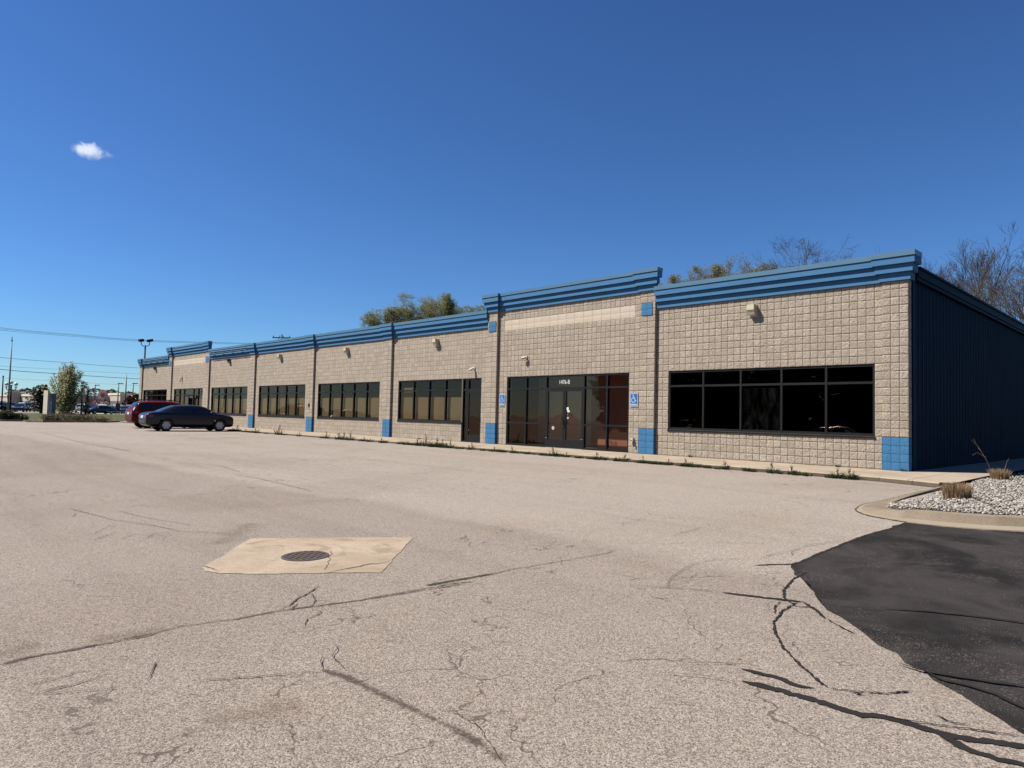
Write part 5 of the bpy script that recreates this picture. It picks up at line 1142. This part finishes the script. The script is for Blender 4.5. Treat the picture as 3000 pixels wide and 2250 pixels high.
SUV=dict(W=.95,st=[(-2.40,.50,.80,.78,.86),(-2.36,.36,1.06,1.10,.92),(-2.22,.32,1.10,1.30,.94),(-1.92,.30,1.10,1.60,.95),(-1.78,.30,1.10,1.64,.95),(-.95,.29,1.09,1.69,.95),(-.86,.29,1.09,1.69,.95),(.05,.29,1.075,1.69,.95),(.14,.29,1.07,1.685,.95),(.60,.29,1.065,1.63,.95),(.74,.29,1.06,1.57,.95),(1.30,.30,1.05,1.13,.945),(1.75,.30,1.02,1.07,.93),(2.15,.31,.95,.99,.90),(2.32,.34,.82,.85,.84),(2.40,.42,.62,.66,.72)],glass=[(3,10)],rear=(2,3),front=(10,11),bp=[5,7],roofw=.70,wx=(-1.40,1.42),wr=.37,bel=.0)
VAN=dict(W=.97,st=[(-2.50,.45,.85,.85,.88),(-2.46,.33,1.02,1.30,.94),(-2.36,.29,1.04,1.62,.96),(-2.2,.28,1.04,1.71,.97),(-1.2,.27,1.03,1.75,.97),(-1.1,.27,1.03,1.75,.97),(.0,.27,1.02,1.75,.97),(.1,.27,1.02,1.74,.97),(.7,.27,1.01,1.66,.97),(.9,.27,1.0,1.58,.97),(1.75,.28,.98,1.10,.95),(2.05,.28,.92,1.0,.92),(2.35,.30,.80,.84,.86),(2.46,.38,.6,.62,.74)],glass=[(3,9)],rear=(1,2),front=(9,10),bp=[4,6],roofw=.74,wx=(-1.5,1.55),wr=.35,bel=.0)
def car(name,style,pm,label,cat,loc,heading,group=None,rimspokes=True,sub=2,detail=True):
    S=style; st=S['st']; n=len(st); V=[];F=[];MI=[]
    for x,zb,zbelt,zt,w in st:
        cab=zt-zbelt; t=min(max((cab-.06)/.35,0),1); wr_=S['roofw']*t+w*.80*(1-t); ws=w*.955
        half=[(0,zb),(w*.80,zb),(w*.96,zb+.10),(w,zb+(zbelt-zb)*.52),(w*.985,zbelt-.06),(ws,zbelt),(ws*.985*(t)+w*.90*(1-t),zbelt+.012+.3*(zt-zbelt)*(1-t)),(wr_+.03*t,zt-.10*t-.02*(1-t)),(wr_*.86,zt-.022*t-.008),(0,zt)]
        ring=[(x,y,z) for y,z in half]+[(x,-y,z) for y,z in half[-2:0:-1]]
        V+=ring
    m=18
    def face_mat(i,j):
        jj=j if j<9 else 17-j
        inner=S['glass'][0]
        if jj==6 and inner[0]<=i<inner[1] and i not in S['bp']: return 1
        if jj in (7,8) and (S['rear'][0]<=i<S['rear'][1] or S['front'][0]<=i<S['front'][1]): return 1
        return 0
    for i in range(n-1):
        for j in range(m):
            F.append((i*m+j,(i+1)*m+j,(i+1)*m+(j+1)%m,i*m+(j+1)%m)); MI.append(face_mat(i,j))
    F.append(tuple(range(m))); MI.append(0); F.append(tuple(range((n-1)*m+m-1,(n-1)*m-1,-1))); MI.append(0)
    me=bpy.data.meshes.new('car_cage'); me.from_pydata(V,[],F)
    bm=bmesh.new(); bm.from_mesh(me); bmesh.ops.recalc_face_normals(bm,faces=bm.faces)
    cl=bm.edges.layers.float.new('crease_edge')
    bm.verts.ensure_lookup_table()
    for e in bm.edges:
        a,b=e.verts[0].index,e.verts[1].index; ja,jb=a%m,b%m; ia,ib=a//m,b//m
        if ja==jb and min(ja,18-ja) in (5,6): e[cl]=.45
        fs=[f.index for f in e.link_faces]
        if len(fs)==2:
            bm.faces.ensure_lookup_table(); 
            if all(q<len(MI) for q in fs) and MI[fs[0]]!=MI[fs[1]]: e[cl]=.75
    bm.to_mesh(me); bm.free(); me.polygons.foreach_set('material_index',MI)
    for q in (pm,CARG,CARBLK): me.materials.append(q)
    tmp=bpy.data.objects.new('tmp_cage',me); COL.objects.link(tmp); md=tmp.modifiers.new('s','SUBSURF'); md.levels=sub; md.render_levels=sub
    cut=MB()
    for wx in S['wx']:
        M4=Matrix.Translation((wx,0,S['wr']+.015))@Matrix.Rotation(R(90),4,'X'); cut.tube([M4@Vector((0,0,-1.2)),M4@Vector((0,0,1.2))],S['wr']+.065,24)
    cme=cut.mesh('cut'); 
    for q in (pm,CARG,CARBLK): cme.materials.append(q)
    cme.polygons.foreach_set('material_index',[2]*len(cme.polygons)); co=bpy.data.objects.new('tmp_cut',cme); COL.objects.link(co)
    bo=tmp.modifiers.new('b','BOOLEAN'); bo.operation='DIFFERENCE'; bo.object=co; bo.solver='EXACT'
    dg=bpy.context.evaluated_depsgraph_get(); dg.update(); ev=bpy.data.meshes.new_from_object(tmp.evaluated_get(dg))
    bpy.data.objects.remove(tmp); bpy.data.objects.remove(co)
    root=empty(name,loc,heading,label,cat,group)
    vs=[v.co[:] for v in ev.vertices]; parts={0:[],1:[],2:[]}
    for p in ev.polygons: parts[p.material_index].append(tuple(p.vertices))
    def sub_mesh(fl):
        ix={}; out=[]
        for f in fl:
            for q in f:
                if q not in ix: ix[q]=len(ix)
            out.append(tuple(ix[q] for q in f))
        mb=MB(); mb.v=[vs[q] for q in ix]; mb.f=out; return mb
    body=sub_mesh(parts[0]).build('body',pm,root,angle=38)
    sub_mesh(parts[1]).build('windows',CARG,root,angle=38)
    if parts[2]: sub_mesh(parts[2]).build('wheel_arches',CARBLK,root)
    for wx in S['wx']:
        for s in (-1,1):
            wr_=S['wr']; Mw=Matrix.Translation((wx,s*(S['W']-.115),wr_))@Matrix.Rotation(R(90*-s),4,'X')
            mb=MB(); mb.lathe([(wr_*.62,-.10),(wr_*.93,-.10),(wr_,-.07),(wr_,.07),(wr_*.93,.10),(wr_*.66,.10),(wr_*.64,.05)],26,Mw); t=mb.build('tyre',TYRE,root,angle=40)
            mb=MB(); mb.lathe([(wr_*.66,.095),(wr_*.62,.06),(wr_*.60,.03)],26,Mw); mb.lathe([(wr_*.16,.07),(wr_*.13,.085),(.001,.09)],14,Mw)
            for k in range(6 if rimspokes else 5):
                a=2*math.pi*k/(6 if rimspokes else 5); ca,sa=math.cos(a),math.sin(a); P=[]
                for rr_,hw,z in ((wr_*.12,.05,.078),(wr_*.64,.075,.075)):
                    P+=[Mw@Vector((ca*rr_-sa*hw,sa*rr_+ca*hw,z)),Mw@Vector((ca*rr_+sa*hw,sa*rr_-ca*hw,z))]
                mb.add(P,[(0,1,3,2)])
            mb.build('rim',RIM,t,angle=30); mb=MB(); mb.lathe([(.001,.02),(wr_*.62,.02)],20,Mw); mb.build('brake_disc',CARBLK,t)
    # lamps, plate, bumpers, mirrors, handles: all shrink onto the finished shell
    x0,x1=st[0][0],st[-1][0]; zb=st[1][2]; zf=st[-3][2]; hw=S['W']
    from mathutils.bvhtree import BVHTree
    bv=BVHTree.FromPolygons(vs,parts[0]+parts[1])
    def patch(pts,axis,off,nm,m_,parent=root):
        """small panel lying on the shell: pts in the plane seen along axis"""
        o=[]
        for p in pts:
            hit=bv.ray_cast(Vector(p),Vector(axis)); o.append((hit[0]-Vector(axis)*off) if hit[0] else Vector(p)+Vector(axis)*.3)
        k=len(o); mb=MB(); mb.add(o+[q+Vector(axis)*.03 for q in o],[tuple(range(k))]+[(i,(i+1)%k,k+(i+1)%k,k+i) for i in range(k)]); return mb.build(nm,m_,parent)
    def grid_patch(ya,yb,za,zb_,axis,off,nm,m_,nx=4,nz=3,side=None):
        g=[];mb=MB()
        for i in range(nz+1):
            for j in range(nx+1):
                a=ya+(yb-ya)*j/nx; z=za+(zb_-za)*i/nz
                p=Vector((axis[0]*-4 if axis[0] else a, a if axis[0] else axis[1]*-3, z)); hit=bv.ray_cast(p,Vector(axis)); g.append((hit[0]-Vector(axis)*off) if hit[0] else None)
        f=[(i*(nx+1)+j,i*(nx+1)+j+1,(i+1)*(nx+1)+j+1,(i+1)*(nx+1)+j) for i in range(nz) for j in range(nx)]
        f=[q for q in f if all(g[k] is not None for k in q)]
        mb.v=[tuple(q) if q is not None else (0,0,0) for q in g]; mb.f=f
        return mb.build(nm,m_,root,True) if f else None
    for s in (-1,1):
        grid_patch(s*hw*.52,s*hw*.97,zb-.20,zb-.03,(1,0,0),.006,'tail_lamp',TAIL); grid_patch(x0+.03,x0+.36,zb-.16,zb-.03,(0,-s,0),.006,'tail_lamp',TAIL)
        grid_patch(s*hw*.50,s*hw*.93,zf-.02,zf+.09 if False else zf+.07,(-1,0,0),.006,'head_lamp',HEAD); grid_patch(x1-.42,x1-.12,zf+.0,zf+.10,(0,-s,0),.006,'head_lamp',HEAD)
        if detail:
            for hx in ((-.78,.28) if name!='parked_van' else (-.6,.5)): grid_patch(hx-.10,hx+.10,st[7][2]-.16,st[7][2]-.125,(0,-s,0),.022,'door_handle',pm)
            for sx in [st[S['bp'][-1]][0]+.045,st[S['glass'][0][1]-1][0]+.50,st[4][0]+.42]: grid_patch(sx-.006,sx+.006,.36,st[7][2]-.02,(0,-s,0),.003,'door_seam',CARBLK,1,8)
        mb=MB(); mx=st[S['front'][0]][0]+.18; mb.sphere((mx,s*(hw+.06),st[9][2]+.09),.10,10,7,(.75,1.05,.72)); mb.build('mirror',pm,root,True)
        if detail: grid_patch(st[2][0]+.5,st[-4][0]-.2,st[5][1]+.02,st[5][1]+.08,(0,-s,0),.004,'sill_trim',CARBLK,10,1)
    grid_patch(-.26,.26,zb-.24,zb-.10,(1,0,0),.012,'licence_plate',PLATE); grid_patch(-hw*.55,hw*.55,zf-.16,zf-.05,(-1,0,0),.006,'grille',CARBLK); grid_patch(-hw*.8,hw*.8,st[1][1]+.02,st[1][1]+.14,(1,0,0),.006,'rear_bumper_trim',CARBLK,8,2); grid_patch(-hw*.7,hw*.7,st[-2][1]+.02,st[-2][1]+.13,(-1,0,0),.006,'front_bumper_trim',CARBLK,8,2)
    return root
SUV['st']=[(x*.9,*q) for x,*q in SUV['st']]; SUV['wx']=(-1.26,1.29)
SEDAN['st']=[((1.38+(x-1.38)*.82) if x>1.38 else x,*q) for x,*q in SEDAN['st']]
navy=paint('dark_navy_paint',(.0055,.0075,.022),0); maroon=plain('deep_red_paint',(.115,.006,.006),.35,0,.12,.03)
hd=R(90-3)
F3=Vector((math.cos(hd),math.sin(hd)));Rt=Vector((math.sin(hd),-math.cos(hd)))
def place(rearright,S): c=Vector(rearright)+F3*(-S['wx'][0])-Rt*(S['W']-.1); return (c.x,c.y,-.12)
car('parked_sedan',SEDAN,navy,'dark navy four door sedan parked nose in at the kerb','car',place((-33.6,-6.18),SEDAN),hd)
sv=car('parked_suv',SUV,maroon,'deep red crossover with black roof rails parked behind the navy sedan','car',place((-39.1,-5.50),SUV),hd)
mb=MB()
for s in (-1,1): mb.tube([(-1.75,s*.66,1.66),(-1.5,s*.66,1.72),(.2,s*.66,1.73),(.5,s*.66,1.67)],.025,6)
mb.build('roof_rail',CARBLK,sv)
CC=dict(black=(.012,.012,.014),navy=(.012,.02,.05),white=(.72,.72,.72),silver=(.35,.36,.37),grey=(.10,.105,.11),red=(.18,.015,.02),maroon=(.07,.012,.02),blue=(.03,.06,.13),teal=(.03,.055,.065))
PM={k:paint(k+'_car_paint',c,.3 if k!='white' else 0) for k,c in CC.items()}
FARP={}
def farcar(style,colour,u,D,rot,label):
    S=dict(s=SEDAN,u=SUV,v=VAN)[style]; nm=dict(s='parked_sedan',u='parked_suv',v='parked_van')[style]
    p=base(u,D,-.095); h=math.atan2(_f.y,_f.x)+rot
    if (style,colour) in FARP:
        r=copy_tree(FARP[style,colour]); r.location=p; r.rotation_euler=(0,0,h); r['label']=label; r['group']='cars in the shopping centre lot'; return r
    if style not in FARP:
        r=car(nm,S,PM[colour],label,'car',p,h,'cars in the shopping centre lot',False,1,False); FARP[style]=r
    else:
        r=copy_tree(FARP[style]); r.location=p; r.rotation_euler=(0,0,h); r['label']=label
        old=FARP[style].children[0].data.materials[0]
        for ch in r.children:
            if ch.data.materials and ch.data.materials[0]==old: ch.data=ch.data.copy(); ch.data.materials[0]=PM[colour]
    FARP[style,colour]=r; return r
PI=math.pi
for a in (('u','black',30,122,PI+.5,'black sport utility vehicle facing the grass behind the three globe lamp'),('s','navy',58,122,PI+.45,'dark blue sedan facing the grass left of the grey hatch'),('u','grey',84,126,PI+.6,'grey sport utility vehicle second from the monument sign'),('s','silver',104,124,PI+.6,'silver sedan partly hidden by the monument sign'),
 ('u','black',-6,120,PI+.5,'black vehicle cut by the left picture edge'),('s','white',48,142,PI+.5,'white sedan in the second row behind the dark blue sedan'),('v','white',72,150,.4,'white van roof shining left of the evergreen'),('u','silver',100,146,.5,'silver vehicle roof just left of the monument sign in the second row'),('s','black',36,150,PI+.5,'black sedan roof in the third row below the red store sign'),('u','white',134,150,.5,'white vehicle seen between the monument sign and the pear tree'),
 ('s','maroon',256,116,PI+.55,'maroon sedan parked right of the single globe lamp'),('s','teal',294,116,PI-.5,'dark teal coupe angled beside the maroon sedan'),('v','white',238,140,PI+.5,'white van behind the maroon sedan'),('u','black',263,138,PI+.5,'black sport utility vehicle behind the maroon sedan'),('u','white',300,136,PI+.4,'white sport utility vehicle roof behind the dark teal coupe'),
 ('s','grey',324,130,PI+.4,'grey sedan right of the dark teal coupe'),('u','white',334,142,PI-.4,'white sport utility vehicle right of the grey sedan'),('s','silver',348,134,PI+.3,'silver sedan in front of the dark red tree'),('s','blue',362,130,PI+.5,'blue sedan left of the red crossover tail'),('v','silver',376,142,PI+.5,'silver van behind the red crossover'),('s','red',352,150,PI+.4,'red sedan in the back row below the middle light pole')): farcar(*a)
r=empty('parking_sign_post',base(345,118),math.atan2(_f.y,_f.x)-PI/2,'small dark red board on posts left of the red crossover','sign'); MB().box(-.35,.35,-.03,.03,.6,1.9).build('panel',M['brickred'],r); mb=MB(); mb.box(-.35,-.28,-.03,.03,0,.6); mb.box(.28,.35,-.03,.03,0,.6); mb.build('post',M['steel'],r)
r=empty('guard_rail',base(345,116),math.atan2(_r.y,_r.x),'low white rail between the grass and the far cars','rail'); mb=MB(); mb.box(-2.4,2.4,-.03,.03,.45,.53); mb.build('rail',M['signwhite'],r)
for x in (-2.2,-1.1,0,1.1,2.2): MB().box(x-.03,x+.03,-.03,.03,0,.45).build('post',M['signwhite'],r)

# things across the lot, behind the viewer, that the shop glass mirrors
OT=None
for i,(x,y,s,rz) in enumerate([(-53+5.2*k,-60-3*(k%3),1.+.12*(k%2),k*1.1) for k in range(9)]+[(8,-64,1.1,.4),(22,-62,1.2,1.3)]):
    if OT is None:
        OT=leafy('shade_tree',(x,y,-.55),'dark leafy tree across the lot mirrored in the shop windows','tree',12,11,34,330,.42,'oppleaf',77,low=.03,group='trees mirrored in the shop windows'); o=OT
    else: o=copy_tree(OT); o.location=(x,y,-.55)
    o.rotation_euler=(0,0,rz); o.scale=(s,s,s)
r=copy_tree(FARP['s','teal']); r.location=(-3.2,-24.,-.56); r.rotation_euler=(0,0,.15); r['label']='dark car across the lot mirrored in the glass storefront'; r['group']='cars mirrored in the shop windows'
r=copy_tree(FARP['s','silver']); r.location=(-11.,-26.,-.56); r.rotation_euler=(0,0,.1); r['label']='silver car across the lot mirrored left of the glass doors'; r['group']='cars mirrored in the shop windows'

# ------------------------------------------------------------------ cloud
CD=2400.; c0=at(268,441,CD); sx=.5*135*CD/F_PX; sz=.5*56*CD/F_PX
m,nt,o=mat('cloud_vapour'); co=coord(nt)
mp=N(nt,'ShaderNodeMapping'); L(nt,co,mp.inputs[0])
n1=noise(nt,mp.outputs[0],.016,6,.62,dist=.6); 
g=N(nt,'ShaderNodeSeparateXYZ'); L(nt,co,g.inputs[0])
dx2=math_(nt,'POWER',math_(nt,'ABSOLUTE',math_(nt,'DIVIDE',g.outputs[0],sx*.92)),2.0); dz2=math_(nt,'POWER',math_(nt,'ABSOLUTE',math_(nt,'DIVIDE',math_(nt,'ADD',g.outputs[2],math_(nt,'MULTIPLY',g.outputs[0],.18)),sz*.95)),2.0); dy2=math_(nt,'POWER',math_(nt,'ABSOLUTE',math_(nt,'DIVIDE',g.outputs[1],sx*.6)),2.0)
rad=math_(nt,'ADD',math_(nt,'ADD',dx2,dz2),dy2)
den=math_(nt,'MULTIPLY',math_(nt,'SUBTRACT',math_(nt,'MULTIPLY',sstep(nt,n1,.30,.72),1.35),math_(nt,'MULTIPLY',rad,.9)),.026)
den=math_(nt,'MAXIMUM',den,0.0)
pv=N(nt,'ShaderNodeVolumePrincipled'); pv.inputs['Color'].default_value=(.97,.97,.98,1); pv.inputs['Anisotropy'].default_value=.2; L(nt,den,pv.inputs['Density']); L(nt,pv.outputs[0],o.inputs['Volume'])
mb=MB(); mb.sphere((0,0,0),1,24,16,(sx*1.05,sx*.65,sz*1.15)); cl=mb.build('cloud',m,None); cl.location=c0; cl.rotation_euler=(0,0,math.atan2(_r.y,_r.x)); tag(cl,'small lone white cloud in the clear sky at upper left','cloud')

# ------------------------------------------------------------------ light, sky, render
SUN=Vector((-.97,-1.0,1.75)).normalized(); el=math.asin(SUN.z)
sd=bpy.data.lights.new('sun','SUN'); sd.energy=SUN_E if 'SUN_E' in globals() else 5.0; sd.angle=R(.53); sd.color=(1,.955,.89); so=bpy.data.objects.new('sun',sd); COL.objects.link(so); so.rotation_euler=SUN.to_track_quat('Z','Y').to_euler()
w=bpy.data.worlds.new('World'); SC.world=w; w.use_nodes=True; nt=w.node_tree; nt.nodes.clear()
sk=nt.nodes.new('ShaderNodeTexSky'); sk.sky_type='NISHITA'; sk.sun_disc=False; sk.sun_elevation=el; sk.sun_rotation=math.atan2(SUN.x,SUN.y)
sk.air_density=1.0; sk.dust_density=.0; sk.ozone_density=6.0; sk.altitude=200
bg=nt.nodes.new('ShaderNodeBackground'); bg.inputs['Strength'].default_value=.0505; wo=nt.nodes.new('ShaderNodeOutputWorld'); tint=N(nt,'ShaderNodeMix',data_type='RGBA',blend_type='MULTIPLY'); tint.inputs[0].default_value=1; tint.inputs[7].default_value=(.51,.665,.81,1); nt.links.new(sk.outputs[0],tint.inputs[6]); gm_=N(nt,'ShaderNodeGamma',Gamma=1.16); nt.links.new(tint.outputs[2],gm_.inputs[0]); nt.links.new(gm_.outputs[0],bg.inputs[0]); nt.links.new(bg.outputs[0],wo.inputs[0])
SC.view_settings.view_transform='Standard'; SC.view_settings.look='None'; SC.view_settings.gamma=1; SC.view_settings.exposure=1.12
cy=SC.cycles; cy.use_denoising=True; cy.max_bounces=7; cy.diffuse_bounces=3; cy.glossy_bounces=3; cy.transmission_bounces=4; cy.transparent_max_bounces=12; cy.volume_bounces=3; cy.caustics_reflective=False; cy.caustics_refractive=False; cy.sample_clamp_indirect=6
try: cy.denoiser='OPENIMAGEDENOISE'; cy.denoising_input_passes='RGB_ALBEDO_NORMAL'; cy.denoising_prefilter='ACCURATE'
except Exception: pass
